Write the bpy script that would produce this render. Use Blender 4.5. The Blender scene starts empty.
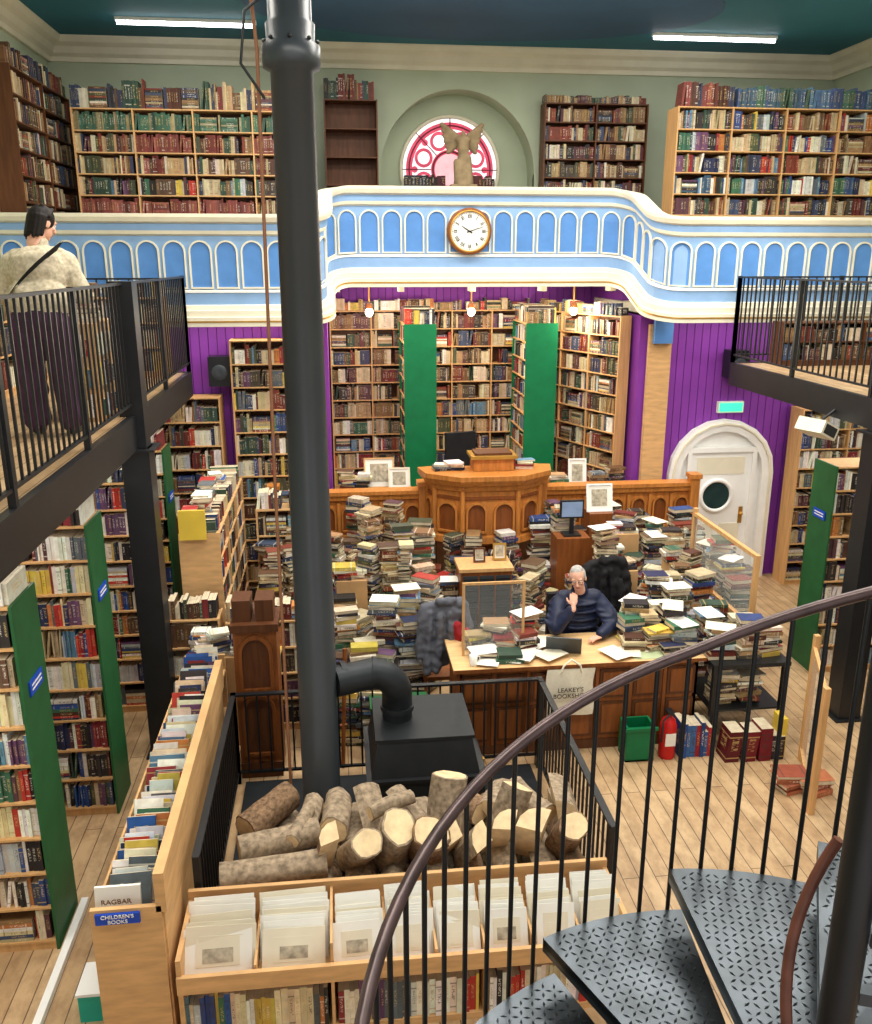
import bpy, math, random
from mathutils import Vector, Matrix, Euler
R = random.Random(11)
pi = math.pi
def C(r, g, b):
    f = lambda c: ((c/255)/12.92 if c/255 <= .04045 else ((c/255+.055)/1.055)**2.4)
    return (f(r), f(g), f(b))
scn = bpy.context.scene
scn.view_settings.view_transform = 'Standard'

# ------------------------------------------------------------------ materials
MATS = {}
def newmat(name):
    m = bpy.data.materials.new(name); m.use_nodes = True
    nt = m.node_tree; b = nt.nodes['Principled BSDF']
    MATS[name] = m
    return m, nt, b
def mat(name, col, rough=.6, metal=0, var=.15, scale=6, stretch=(1, 1, 1), bump=0, emit=0, spec=.3):
    m, nt, b = newmat(name)
    tc = nt.nodes.new('ShaderNodeTexCoord'); mp = nt.nodes.new('ShaderNodeMapping')
    mp.inputs['Scale'].default_value = stretch
    nz = nt.nodes.new('ShaderNodeTexNoise'); nz.inputs['Scale'].default_value = scale
    nz.inputs['Detail'].default_value = 4
    cr = nt.nodes.new('ShaderNodeValToRGB')
    cr.color_ramp.elements[0].position = .3; cr.color_ramp.elements[1].position = .7
    cr.color_ramp.elements[0].color = tuple(c*(1-var) for c in col)+(1,)
    cr.color_ramp.elements[1].color = tuple(min(1, c*(1+var)) for c in col)+(1,)
    L = nt.links.new
    L(tc.outputs['Object'], mp.inputs[0]); L(mp.outputs[0], nz.inputs['Vector'])
    L(nz.outputs[0], cr.inputs[0]); L(cr.outputs[0], b.inputs['Base Color'])
    b.inputs['Roughness'].default_value = rough; b.inputs['Metallic'].default_value = metal
    b.inputs['Specular IOR Level'].default_value = spec
    if bump:
        bp = nt.nodes.new('ShaderNodeBump'); bp.inputs['Strength'].default_value = bump
        L(nz.outputs[0], bp.inputs['Height']); L(bp.outputs[0], b.inputs['Normal'])
    if emit:
        b.inputs['Emission Color'].default_value = tuple(col)+(1,)
        b.inputs['Emission Strength'].default_value = emit
    return m
def glassmat(name, col, alpha=.2):
    m, nt, b = newmat(name)
    b.inputs['Base Color'].default_value = col+(1,); b.inputs['Alpha'].default_value = alpha
    b.inputs['Roughness'].default_value = .05
    return m
pine = mat('pine', C(208, 162, 108), .6, var=.14, scale=4, stretch=(6, 6, .6))
ply = mat('plywood', C(212, 168, 116), .6, var=.14, scale=5, stretch=(1, 1, 5))
brown = mat('brownwood', C(132, 76, 36), .45, var=.25, scale=5, stretch=(5, 5, .7))
darkwood = mat('darkwood', C(92, 54, 30), .5, var=.25, scale=5, stretch=(5, 5, .7))
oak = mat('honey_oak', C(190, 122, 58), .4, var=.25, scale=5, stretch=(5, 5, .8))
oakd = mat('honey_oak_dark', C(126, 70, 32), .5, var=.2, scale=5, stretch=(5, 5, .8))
lightoak = mat('light_oak', C(222, 182, 130), .45, var=.12, scale=4, stretch=(1, 7, 7))
green = mat('green_paint', C(8, 110, 66), .45, var=.1)
greend = mat('green_paint_dark', C(36, 92, 52), .5, var=.12)
purple = mat('purple_paint', C(132, 58, 162), .6, var=.1, scale=2)
purpled = mat('purple_paint_groove', C(86, 32, 110), .6, var=.06)
sage = mat('sage_wall', C(180, 190, 166), .8, var=.05, scale=2)
cream = mat('cream_paint', C(234, 227, 205), .6, var=.06, scale=3)
white = mat('white_paint', C(244, 244, 242), .5, var=.03)
teal = mat('teal_ceiling', C(44, 108, 128), .7, var=.08, scale=1)
navyceil = mat('navy_ceiling', C(52, 88, 122), .7, var=.08, scale=1)
blue = mat('blue_panel', C(88, 140, 206), .5, var=.07)
lblue = mat('light_blue', C(138, 174, 218), .5, var=.06)
gold = mat('gilt', C(196, 150, 70), .35, metal=.6, var=.1)
black = mat('black_metal', C(34, 36, 40), .4, metal=.3, var=.15, spec=.5)
columnm = mat('column_paint', C(64, 70, 76), .35, metal=.2, var=.08, scale=2, spec=.5)
stovem = mat('cast_iron', C(44, 48, 52), .45, metal=.4, var=.12, bump=.05)
plate = mat('diamond_plate', C(76, 82, 88), .28, metal=.75, var=.35, scale=6)
railm = mat('worn_handrail', C(84, 66, 66), .28, metal=.35, var=.3, scale=12, spec=.6)
innerrail = mat('leather_handrail', C(104, 62, 50), .4, var=.3, scale=14)
bark = mat('bark', C(130, 104, 80), .95, var=.55, scale=34, bump=1)
bark2 = mat('bark_grey', C(156, 138, 116), .95, var=.45, scale=26, bump=1)
cut = mat('cut_wood', C(226, 200, 158), .8, var=.16, scale=14)
paper = mat('paper_white', C(240, 238, 230), .7, var=.03)
creamp = mat('mount_cream', C(230, 222, 200), .7, var=.04)
sketch = mat('sketch_print', C(178, 168, 148), .7, var=.4, scale=22)
redm = mat('red_paint', C(190, 30, 28), .35, var=.08)
rope = mat('tan_conduit', C(150, 104, 76), .6, var=.12)
bluesign = mat('blue_sign', C(24, 74, 190), .5, var=.05)
yellowm = mat('yellow_card', C(226, 194, 70), .6, var=.08)
card = mat('cardboard', C(190, 150, 104), .8, var=.1)
tealm = mat('teal_plastic', C(40, 170, 150), .5, var=.08)
deskmat = mat('desk_mat', C(178, 190, 150), .6, var=.05)
tube = mat('tube_light', (1, 1, 1), .5, var=0, emit=9)
bulb = mat('bulb', (1, .88, .68), .5, var=0, emit=18)
exitm = mat('exit_sign', C(60, 220, 170), .5, var=.1, emit=1.2)
stone = mat('statue_stone', C(150, 130, 100), .8, var=.25, scale=9, bump=.2)
navyj = mat('navy_jacket', C(30, 38, 64), .5, var=.3, scale=10, bump=.3)
greyj = mat('grey_jacket', C(92, 94, 104), .85, var=.25, scale=10, bump=.3)
blackj = mat('black_cloth', C(26, 25, 28), .85, var=.25, scale=10, bump=.3)
redj = mat('red_cloth', C(150, 34, 40), .85, var=.25, scale=10, bump=.3)
fleece = mat('beige_fleece', C(190, 178, 154), .95, var=.25, scale=40, bump=.7)
plumt = mat('plum_trousers', C(66, 36, 64), .85, var=.2, scale=8, bump=.2)
skin = mat('skin', C(228, 174, 150), .55, var=.07, scale=10)
lipm = mat('lip', C(184, 110, 100), .5, var=.05)
greyhair = mat('grey_hair', C(170, 166, 162), .8, var=.25, scale=40, bump=.4)
blackhair = mat('black_hair', C(26, 20, 18), .6, var=.5, scale=50, bump=.9, spec=.2)
eyew = mat('eye_white', C(238, 236, 230), .3, var=0)
acrylic = glassmat('acrylic', (.85, .93, .95), .14)
thin = glassmat('thin_pane', (.9, .95, .95), .06)
dglass = mat('dark_glass', C(38, 60, 60), .1, var=.2, spec=.6)
screenm = mat('laptop_screen', C(120, 140, 170), .3, var=.2, emit=.3)
canvasm = mat('canvas_bag', C(232, 225, 205), .9, var=.05, scale=30)
leadm = mat('window_lead', C(120, 44, 62), .6, var=.1)
glassw = mat('window_glass_white', C(238, 240, 240), .4, var=.1, scale=5, emit=.9)
glassr = mat('window_glass_pink', C(206, 70, 100), .4, var=.35, scale=7, emit=.6)
glassb = mat('window_glass_rose', C(232, 186, 194), .4, var=.2, scale=7, emit=.7)

def bookmat():
    m, nt, b = newmat('book_covers'); L = nt.links.new; N = nt.nodes.new
    a = N('ShaderNodeAttribute'); a.attribute_name = 'Col'
    u = N('ShaderNodeAttribute'); u.attribute_name = 'buv'
    s = N('ShaderNodeSeparateXYZ'); L(u.outputs['Vector'], s.inputs[0])
    def M(op, x, y, c=False):
        n = N('ShaderNodeMath'); n.operation = op; n.use_clamp = c
        for i, q in enumerate((x, y)):
            if isinstance(q, (int, float)): n.inputs[i].default_value = q
            else: L(q, n.inputs[i])
        return n.outputs[0]
    X, Z, Q = s.outputs[0], s.outputs[1], s.outputs[2]
    def rng(v, lo, hi): return M('MULTIPLY', M('GREATER_THAN', v, lo), M('LESS_THAN', v, hi))
    band = M('ADD', rng(Z, .80, .84), rng(Z, .12, .16), True)
    band = M('MULTIPLY', band, M('GREATER_THAN', M('FRACT', M('MULTIPLY', Q, 7.3), 0), .6))
    cmb = N('ShaderNodeCombineXYZ')
    L(M('MULTIPLY', X, 3.0), cmb.inputs[0]); L(M('MULTIPLY', Z, 30.0), cmb.inputs[1]); L(M('MULTIPLY', Q, 50.0), cmb.inputs[2])
    nz = N('ShaderNodeTexNoise'); nz.inputs['Scale'].default_value = 1.0; L(cmb.outputs[0], nz.inputs['Vector'])
    title = M('MULTIPLY', M('MULTIPLY', rng(Z, .34, .78), rng(X, .25, .75)), M('GREATER_THAN', nz.outputs[0], .52))
    mask = M('MULTIPLY', M('ADD', band, title, True), .62)
    cr = N('ShaderNodeValToRGB'); cr.color_ramp.interpolation = 'CONSTANT'
    e = cr.color_ramp.elements
    e[0].color = (.62, .45, .18, 1); e[1].position = .4; e[1].color = (.8, .76, .66, 1)
    n = e.new(.7); n.color = (.06, .045, .04, 1)
    L(M('FRACT', M('MULTIPLY', Q, 3.7), 0), cr.inputs[0])
    tc = N('ShaderNodeTexCoord'); wn = N('ShaderNodeTexNoise'); wn.inputs['Scale'].default_value = 16; wn.inputs['Detail'].default_value = 3
    L(tc.outputs['Object'], wn.inputs['Vector']); wr = N('ShaderNodeValToRGB'); wr.color_ramp.elements[0].position = .35; wr.color_ramp.elements[0].color = (.84, .82, .8, 1); wr.color_ramp.elements[1].position = .6; wr.color_ramp.elements[1].color = (1, 1, 1, 1)
    L(wn.outputs[0], wr.inputs[0])
    mx = N('ShaderNodeMixRGB'); L(mask, mx.inputs[0]); L(a.outputs['Color'], mx.inputs[1]); L(cr.outputs[0], mx.inputs[2])
    m2 = N('ShaderNodeMixRGB'); m2.blend_type = 'MULTIPLY'; m2.inputs[0].default_value = 1; L(mx.outputs[0], m2.inputs[1]); L(wr.outputs[0], m2.inputs[2])
    L(m2.outputs[0], b.inputs['Base Color']); b.inputs['Roughness'].default_value = .5
    b.inputs['Specular IOR Level'].default_value = .25
    return m
books = bookmat()
def floormat():
    m, nt, b = newmat('floor_boards'); L = nt.links.new; N = nt.nodes.new
    tc = N('ShaderNodeTexCoord'); mp = N('ShaderNodeMapping'); mp.inputs['Rotation'].default_value = (0, 0, pi/2)
    br = N('ShaderNodeTexBrick'); br.inputs['Scale'].default_value = 1
    br.inputs['Brick Width'].default_value = 2.2; br.inputs['Row Height'].default_value = .13
    br.inputs['Mortar Size'].default_value = .004; br.inputs['Color1'].default_value = C(206, 176, 136)+(1,)
    br.inputs['Color2'].default_value = C(188, 154, 114)+(1,); br.inputs['Mortar'].default_value = C(104, 80, 58)+(1,)
    nz = N('ShaderNodeTexNoise'); nz.inputs['Scale'].default_value = 2.6; nz.inputs['Detail'].default_value = 10; nz.inputs['Roughness'].default_value = .7
    m2 = N('ShaderNodeMapping'); m2.inputs['Scale'].default_value = (2.2, 1.2, 1)
    mx = N('ShaderNodeMixRGB'); mx.blend_type = 'MULTIPLY'; mx.inputs[0].default_value = .65
    cr = N('ShaderNodeValToRGB'); cr.color_ramp.elements[0].color = (.45, .38, .32, 1); cr.color_ramp.elements[0].position = .36
    cr.color_ramp.elements[1].position = .58
    L(tc.outputs['Object'], mp.inputs[0]); L(mp.outputs[0], br.inputs['Vector'])
    L(tc.outputs['Object'], m2.inputs[0]); L(m2.outputs[0], nz.inputs['Vector']); L(nz.outputs[0], cr.inputs[0])
    L(br.outputs[0], mx.inputs[1]); L(cr.outputs[0], mx.inputs[2]); L(mx.outputs[0], b.inputs['Base Color'])
    b.inputs['Roughness'].default_value = .45
    return m
boards = floormat()

# ------------------------------------------------------------------ mesh accumulator
class Acc:
    def __init__(s): s.v=[]; s.f=[]; s.m=[]; s.c=[]; s.u=[]; s.sm=[]; s.mats=[]
    def mi(s, m):
        if m not in s.mats: s.mats.append(m)
        return s.mats.index(m)
    def add(s, vs, fs, m, col=(.5, .5, .5), buv=None, smooth=False):
        o = len(s.v); s.v.extend(vs); i = s.mi(m)
        for f in fs:
            s.f.append(tuple(o+k for k in f)); s.m.append(i); s.sm.append(smooth)
        s.c.extend([col]*len(vs)); s.u.extend(buv if buv else [(0, 0, 0)]*len(vs))
    def box(s, x0, y0, z0, x1, y1, z1, m, T=None, col=(.5, .5, .5)):
        vs = [(x0,y0,z0),(x1,y0,z0),(x1,y1,z0),(x0,y1,z0),(x0,y0,z1),(x1,y0,z1),(x1,y1,z1),(x0,y1,z1)]
        if T: vs = [T(*p) for p in vs]
        s.add(vs, [(0,3,2,1),(4,5,6,7),(0,1,5,4),(1,2,6,5),(2,3,7,6),(3,0,4,7)], m, col)
    def tube(s, pts, r, m, n=10, caps=True, capm=None, noise=0):
        pts = [Vector(p) for p in pts]; rs = r if isinstance(r, (list, tuple)) else [r]*len(pts)
        vs = []; up = None
        for i, p in enumerate(pts):
            d = (pts[min(i+1, len(pts)-1)]-pts[max(i-1, 0)]).normalized()
            if up is None: up = Vector((0, 0, 1)) if abs(d.z) < .9 else Vector((0, 1, 0))
            a = d.cross(up).normalized(); up = a.cross(d).normalized()
            for k in range(n):
                t = 2*pi*k/n; q = rs[i]*(1+noise*math.sin(k*2.3+i*.7+rs[0]*90))
                vs.append(tuple(p+a*(math.cos(t)*q)+up*(math.sin(t)*q)))
        fs = [(i*n+k, i*n+(k+1) % n, (i+1)*n+(k+1) % n, (i+1)*n+k) for i in range(len(pts)-1) for k in range(n)]
        s.add(vs, fs, m, smooth=True)
        if caps:
            s.add(vs[:n], [tuple(range(n))], capm or m); s.add(vs[-n:], [tuple(reversed(range(n)))], capm or m)
    def lathe(s, prof, c, m, n=20, T=None, caps=True):
        vs = []
        for r, z in prof:
            for k in range(n):
                p = (c[0]+r*math.cos(2*pi*k/n), c[1]+r*math.sin(2*pi*k/n), c[2]+z)
                vs.append(T(*p) if T else p)
        fs = [(i*n+k, i*n+(k+1) % n, (i+1)*n+(k+1) % n, (i+1)*n+k) for i in range(len(prof)-1) for k in range(n)]
        s.add(vs, fs, m, smooth=True)
        if caps: s.add(vs[:n], [tuple(reversed(range(n)))], m); s.add(vs[-n:], [tuple(range(n))], m)
    def ell(s, c, r, m, M=None, nu=14, nv=10):
        vs = []; c = Vector(c)
        for i in range(nv+1):
            ph = pi*i/nv
            for k in range(nu):
                t = 2*pi*k/nu
                q = Vector((r[0]*math.sin(ph)*math.cos(t), r[1]*math.sin(ph)*math.sin(t), r[2]*math.cos(ph)))
                if M: q = M @ q
                vs.append(tuple(c+q))
        fs = [(i*nu+k, (i+1)*nu+k, (i+1)*nu+(k+1) % nu, i*nu+(k+1) % nu) for i in range(nv) for k in range(nu)]
        s.add(vs, fs, m, smooth=True)
    def build(s, name, parent=None):
        me = bpy.data.meshes.new(name); me.from_pydata(s.v, [], s.f)
        for m in s.mats: me.materials.append(m)
        me.polygons.foreach_set('material_index', s.m); me.polygons.foreach_set('use_smooth', s.sm)
        if books in s.mats:
            a = me.attributes.new('Col', 'FLOAT_COLOR', 'POINT'); a.data.foreach_set('color', [x for c in s.c for x in (c[0], c[1], c[2], 1)])
            a = me.attributes.new('buv', 'FLOAT_VECTOR', 'POINT'); a.data.foreach_set('vector', [x for c in s.u for x in c])
        me.update()
        ob = bpy.data.objects.new(name, me); scn.collection.objects.link(ob)
        if parent: ob.parent = parent
        return ob
def empty(name):
    e = bpy.data.objects.new(name, None); scn.collection.objects.link(e); e.empty_display_size = .1
    return e
def TF(x, y, z, rot=0):
    c, s = math.cos(math.radians(rot)), math.sin(math.radians(rot))
    return lambda a, b, d: (x+a*c-b*s, y+a*s+b*c, z+d)
def MT(M): return lambda a, b, c: tuple(M @ Vector((a, b, c)))
def text(body, loc, rot, size, m, name='lettering', parent=None):
    cu = bpy.data.curves.new(name, 'FONT'); cu.body = body; cu.size = size; cu.align_x = 'CENTER'; cu.align_y = 'CENTER'
    cu.extrude = .002; ob = bpy.data.objects.new(name, cu); scn.collection.objects.link(ob)
    ob.location = loc; ob.rotation_euler = rot; cu.materials.append(m)
    if parent: ob.parent = parent
    return ob

# ------------------------------------------------------------------ books
def mute(p, k=.2, g=(.17, .13, .1)): return [tuple(c*(1-k)+q*k for c, q in zip(col, g)) for col in p]
OLD = mute([C(112,40,36),C(132,56,42),C(84,48,36),C(50,58,86),C(46,76,64),C(34,34,38),C(158,124,84),C(180,150,108),C(114,80,54),C(74,84,62),C(204,184,146),C(94,70,52),C(54,70,102),C(222,212,188),C(92,54,64),C(138,104,70),C(68,60,54),C(192,170,134),C(210,196,164)], .1)
MOD = mute([C(238,236,228),C(228,222,206),C(186,54,46),C(48,74,132),C(30,30,36),C(220,190,84),C(92,132,160),C(140,42,50),C(60,108,84),C(200,126,66),C(190,196,200),C(104,70,104),C(244,240,230),C(96,104,112),C(38,48,84),C(206,186,154),C(54,50,50),C(226,214,190)], .06)
PALE = MOD+[C(240,238,230),C(236,230,214),C(214,220,224),C(230,214,170),C(220,226,214),C(196,60,50),C(44,84,150)]
GRN = mute([C(56,104,86),C(62,112,94),C(50,92,74)], .15)
BLU = mute([C(58,94,122),C(54,84,128),C(72,110,146)], .1)
RED = mute([C(130,62,58),C(152,84,74),C(114,52,50)], .1)
TAN = [C(186,160,120),C(200,178,140),C(160,130,96),C(136,76,60),C(120,96,72)]
PAGE = C(218, 204, 176)
def jit(c, k=.2):
    q = 1+R.uniform(-k, k); return tuple(min(1, x*q*R.uniform(.92, 1.08)) for x in c)
def vbook(A, T, x, y, z, t, h, d, col, lean=0):
    q = R.random(); dx = lean*h
    P = [(x,y,z),(x+t,y,z),(x+t,y+d,z),(x,y+d,z),(x+dx,y,z+h),(x+t+dx,y,z+h),(x+t+dx,y+d,z+h),(x+dx,y+d,z+h)]
    P = [T(*p) for p in P]
    U = [(0,0,q),(1,0,q),(0,0,q),(1,0,q),(0,1,q),(1,1,q),(0,1,q),(1,1,q)]
    A.add(P, [(0,1,5,4),(1,2,6,5),(3,0,4,7)], books, col, U)
    A.add([P[4],P[5],P[6],P[7]], [(0,1,2,3)], books, PAGE)
def hbook(A, M, w, h, t, col):
    q = R.random()
    P = [(-w/2,0,0),(w/2,0,0),(w/2,h,0),(-w/2,h,0),(-w/2,0,t),(w/2,0,t),(w/2,h,t),(-w/2,h,t)]
    P = [tuple(M @ Vector(p)) for p in P]
    U = [(0,0,q),(0,1,q),(0,1,q),(0,0,q),(1,0,q),(1,1,q),(1,1,q),(1,0,q)]
    A.add(P, [(0,1,5,4),(4,5,6,7),(0,3,2,1)], books, col, U)
    e = .003
    P2 = [(w/2-e,e,t*.1),(w/2-e,h-e,t*.1),(-w/2+e,h-e,t*.1),(-w/2+e,e,t*.1),(w/2-e,e,t*.9),(w/2-e,h-e,t*.9),(-w/2+e,h-e,t*.9),(-w/2+e,e,t*.9)]
    P2 = [tuple(M @ Vector(p)) for p in P2]
    A.add(P2, [(0,1,5,4),(1,2,6,5),(2,3,7,6)], books, PAGE)
PAPERS = Acc()
def pile(A, x, y, z, H, pal, rot=0, s=1, pp=0):
    top = z; ox = oy = 0
    while top < z+H:
        t = R.uniform(.014, .045)*s; w = R.uniform(.17, .28)*s; h = R.uniform(.12, .2)*s
        a = rot+R.uniform(-.25, .25)+(pi if R.random() < .3 else 0); ox = ox*.93+R.uniform(-.018,.018); oy = oy*.93+R.uniform(-.018,.018)
        M = Matrix.Translation((x+ox, y+oy, top)) @ Matrix.Rotation(a, 4, 'Z') @ Matrix.Translation((0, -h/2, 0))
        hbook(A, M, w, h, t, jit(R.choice(pal))); top += t+.001
    if R.random() < pp:
        T = MT(Matrix.Translation((x+ox, y+oy, top+.001)) @ Matrix.Rotation(R.uniform(0, 3), 4, 'Z')); PAPERS.box(-.1,-.14,0,.1,.14,.004,R.choice((paper, creamp)),T)
    return top
def rowbooks(A, T, x0, x1, y, z, hm, dep, pal, th=(.02,.045), fill=.96, big=.95, lo=.6):
    x = x0
    if isinstance(pal[0], list): pal = pal[0]
    while x < x1-.02:
        r = R.random()
        if r > fill: x += R.uniform(.03, .12); continue
        if r < .04 and x1-x > .28:
            tp = z
            while tp < z+hm*.65:
                t = R.uniform(.015, .035)
                P = MatT(T, x+.12, y+.0, tp); hbook(A, P, .22, .16, t, jit(R.choice(pal))); tp += t
            x += .25; continue
        n = R.choice((1,1,1,1,1,2,2,3,6)); c = R.choice(pal); h = hm*R.uniform(lo, big); t = R.uniform(*th)
        for i in range(n):
            tt = t*R.uniform(.85, 1.15)
            if x+tt > x1: return
            hh = h*R.uniform(.97, 1.0) if n > 1 else h
            ln = R.uniform(.05, .18) if (R.random() < .035 and x1-x > .12) else 0
            vbook(A, T, x, y+R.uniform(0, .025), z, tt, hh, dep*R.uniform(.75, 1), jit(c, .16), ln)
            x += tt+.001+ln*hh
def MatT(T, x, y, z):
    o = Vector(T(x, y, z)); ax = Vector(T(x+1, y, z))-o; ay = Vector(T(x, y+1, z))-o
    M = Matrix.Identity(4)
    for i in range(3): M[i][0] = ax[i]; M[i][1] = ay[i]; M[i][2] = (0,0,1)[i]; M[i][3] = o[i]
    return M
def bookcase(x, y, z, rot, W, D, H, rows, pal, wood=None, bays=1, th=(.02,.045), fill=.965, end=None, topb=0, base=.06, rowpal=None, name='bookcase', back=None, emptyrows=(), lo=.6):
    wood = wood or pine; A = Acc(); T = TF(x, y, z, rot); w = .02
    for xx in (0, W-w): A.box(xx, 0, 0, xx+w, D, H, end or wood, T)
    A.box(w, D-.012, 0, W-w, D, H, back or darkwood, T)
    bw = (W-w)/bays
    for b in range(1, bays): A.box(b*bw, .002, 0, b*bw+w, D-.012, H, wood, T)
    rh = (H-base-w)/rows
    for i in range(rows+1):
        zz = base+i*rh
        A.box(w, .001, zz, W-w, D-.012, zz+w*.8, wood, T)
        if i < rows and i not in emptyrows:
            p = (rowpal or {}).get(i, pal)
            for b in range(bays):
                pp = R.choice(p) if isinstance(p[0], list) else p
                rowbooks(A, T, b*bw+w, (b+1)*bw-.002, .015, zz+w*.8, rh-w, D-.045, pp, th, fill, .95, lo)
    A.box(w, .01, 0, W-w, .025, base, wood, T)
    if topb: rowbooks(A, T, .01, W-.02, .02, H, topb, D-.05, pal, th, fill-.03, 1.0)
    return A.build(name)

# ------------------------------------------------------------------ room shell
def slab(name, x0, y0, z0, x1, y1, z1, m):
    A = Acc(); A.box(x0, y0, z0, x1, y1, z1, m); return A.build(name)
XL, XR, YB, ZC = -3.95, 7.95, 14.3, 7.62
slab('floor', XL-.1, -2.6, -.1, XR+.1, YB+.6, 0, boards)
slab('floor_platform', -.9, 11.35, 0, 4.9, YB, 1.0, boards)
slab('ceiling', XL-.1, -2.6, ZC, XR+.1, YB+.8, ZC+.1, teal)
slab('wall_left', XL-.1, -2.6, 0, XL, YB, ZC, sage)
slab('wall_right', XR, -2.6, 0, XR+.1, YB, ZC, sage)
A = Acc(); cx, rr, zs = 1.97, 1.2, 5.88
yb = YB
A.box(XL-.1, yb, 0, cx-rr, yb+.1, ZC, sage); A.box(cx+rr, yb, 0, XR+.1, yb+.1, ZC, sage)
A.box(cx-rr, yb, 0, cx+rr, yb+.1, 4.4, sage)
n = 24
for i in range(n):
    a0, a1 = pi*i/n, pi*(i+1)/n
    p0 = (cx+rr*math.cos(a0), zs+rr*math.sin(a0)); p1 = (cx+rr*math.cos(a1), zs+rr*math.sin(a1))
    A.add([(p0[0],yb,p0[1]),(p1[0],yb,p1[1]),(p1[0],yb,ZC),(p0[0],yb,ZC)], [(0,1,2,3)], sage)
    A.add([(p0[0],yb,p0[1]),(p1[0],yb,p1[1]),(p1[0],yb+.5,p1[1]),(p0[0],yb+.5,p0[1])], [(0,1,2,3)], sage, smooth=True)
for sx in (-1, 1):
    A.add([(cx+sx*rr,yb,4.4),(cx+sx*rr,yb+.5,4.4),(cx+sx*rr,yb+.5,zs),(cx+sx*rr,yb,zs)], [(0,1,2,3)], sage)
A.box(cx-rr-.1, yb+.5, 4.3, cx+rr+.1, yb+.55, zs+rr+.1, sage)
A.build('wall_back')
def cornice(name, p0, p1, nrm):
    A = Acc(); prof = [(0,-.3),(.05,-.3),(.06,-.24),(.12,-.2),(.16,-.12),(.24,-.08),(.28,-.02),(.28,0)]
    vs = []
    for p in (p0, p1):
        for d, z in prof: vs.append((p[0]+nrm[0]*d, p[1]+nrm[1]*d, ZC+z))
    k = len(prof); A.add(vs, [(i, i+1, k+i+1, k+i) for i in range(k-1)], cream); A.build(name)
cornice('trim_1', (XL, YB), (XR, YB), (0, -1)); cornice('trim_2', (XL, -2), (XL, YB), (1, 0)); cornice('trim_3', (XR, -2), (XR, YB), (-1, 0))
A = Acc(); A.lathe([(1,0),(1,.01)], (0,0,0), navyceil, 64, lambda a,b,c:(2.0+a*3.0, 12.0+b*1.7, ZC-.015+c)); A.build('trim_4')
def purplewall(name, x0, x1, y, z0, z1):
    A = Acc(); A.box(x0, y+.015, z0, x1, y+.1, z1, purpled); x = x0
    while x < x1-.02:
        A.box(x, y, z0, min(x+.105, x1), y+.02, z1, purple); x += .115
    A.build(name)
purplewall('wall_back_lower_left', XL, -.2, 11.9, 0, 3.88)
purplewall('wall_back_lower_right', 4.3, XR, 11.9, 0, 3.88)
purplewall('wall_alcove_back', -.1, 4.2, 14.18, 1.0, 4.31)
slab('wall_alcove_left', -.2, 11.9, 0, -.1, YB, 3.86, purple)
slab('wall_alcove_right', 4.2, 11.9, 0, 4.3, YB, 3.86, purple)
slab('wall_alcove_left_upper', -.2, 12.75, 4.03, -.1, YB, 4.4, purple)
slab('wall_alcove_right_upper', 4.2, 12.75, 4.03, 4.3, YB, 4.4, purple)
slab('floor_gallery_left', XL, 11.36, 3.9, -.1, YB, 4.02, cream)
slab('floor_gallery_right', 4.2, 11.36, 3.9, XR, YB, 4.02, cream)
slab('floor_gallery_centre', -.1, 12.72, 4.32, 4.2, YB, 4.44, cream)
slab('floor_gallery_landing', XL, -2.5, 3.2, XR, .25, 3.3, boards)

# ------------------------------------------------------------------ path based joinery
class Path:
    def __init__(s, pts, off=None):
        s.p = [Vector((a, b)) for a, b in pts]; s.off = off or (lambda q: 0); s.L = [0]
        for i in range(1, len(s.p)): s.L.append(s.L[-1]+(s.p[i]-s.p[i-1]).length)
        s.sn = []
        for i in range(len(s.p)-1):
            h = (s.p[i+1]-s.p[i]).normalized(); s.sn.append(Vector((h.y, -h.x)))
    def vn(s, i):
        a = s.sn[max(i-1, 0)]; b = s.sn[min(i, len(s.sn)-1)]; m = (a+b).normalized(); return m/max(.4, m.dot(a))
    def at(s, q, d, z):
        q = min(max(q, 0), s.L[-1])
        for i in range(len(s.sn)):
            if q <= s.L[i+1] or i == len(s.sn)-1: break
        p = s.p[i].lerp(s.p[i+1], (q-s.L[i])/(s.L[i+1]-s.L[i]))+s.sn[i]*d
        return (p.x, p.y, z+s.off(q))
def sweep(A, P, prof, m):
    vs = []; k = len(prof)
    for i, p in enumerate(P.p):
        n = P.vn(i); o = P.off(P.L[i])
        for d, z in prof: vs.append((p.x+n.x*d, p.y+n.y*d, z+o))
    A.add(vs, [(i*k+j, (i+1)*k+j, (i+1)*k+j+1, i*k+j+1) for i in range(len(P.p)-1) for j in range(k-1)], m)
def archpanel(A, P, s, w, z0, z1, fillm, ringm, rw=.02, d0=.01, d1=.03, pointed=False, fill=True):
    def outline(e):
        r = w/2+e; pts = [(-r, z0-e)]; zc = z1-w/2; nn = 10
        for i in range(nn+1):
            a = pi-pi*i/nn; pts.append((r*math.cos(a), zc+r*math.sin(a)*(1.25 if pointed else 1)))
        pts.append((r, z0-e)); return pts
    i_, o_ = outline(0), outline(rw); k = len(i_)
    q = lambda pt, d: P.at(s+pt[0], d, pt[1])
    if fill: A.add([q(p, d0) for p in i_], [tuple(range(k))], fillm)
    A.add([q(p, d1) for p in i_]+[q(p, d1) for p in o_]+[q(p, 0) for p in o_]+[q(p, 0) for p in i_],
          [f for j in range(k) for f in ((j, (j+1) % k, k+(j+1) % k, k+j), (k+j, k+(j+1) % k, 2*k+(j+1) % k, 2*k+j), (3*k+j, 3*k+(j+1) % k, (j+1) % k, j))], ringm)
pts = [(XL+.02, 11.3), (-.45, 11.3)]
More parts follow.
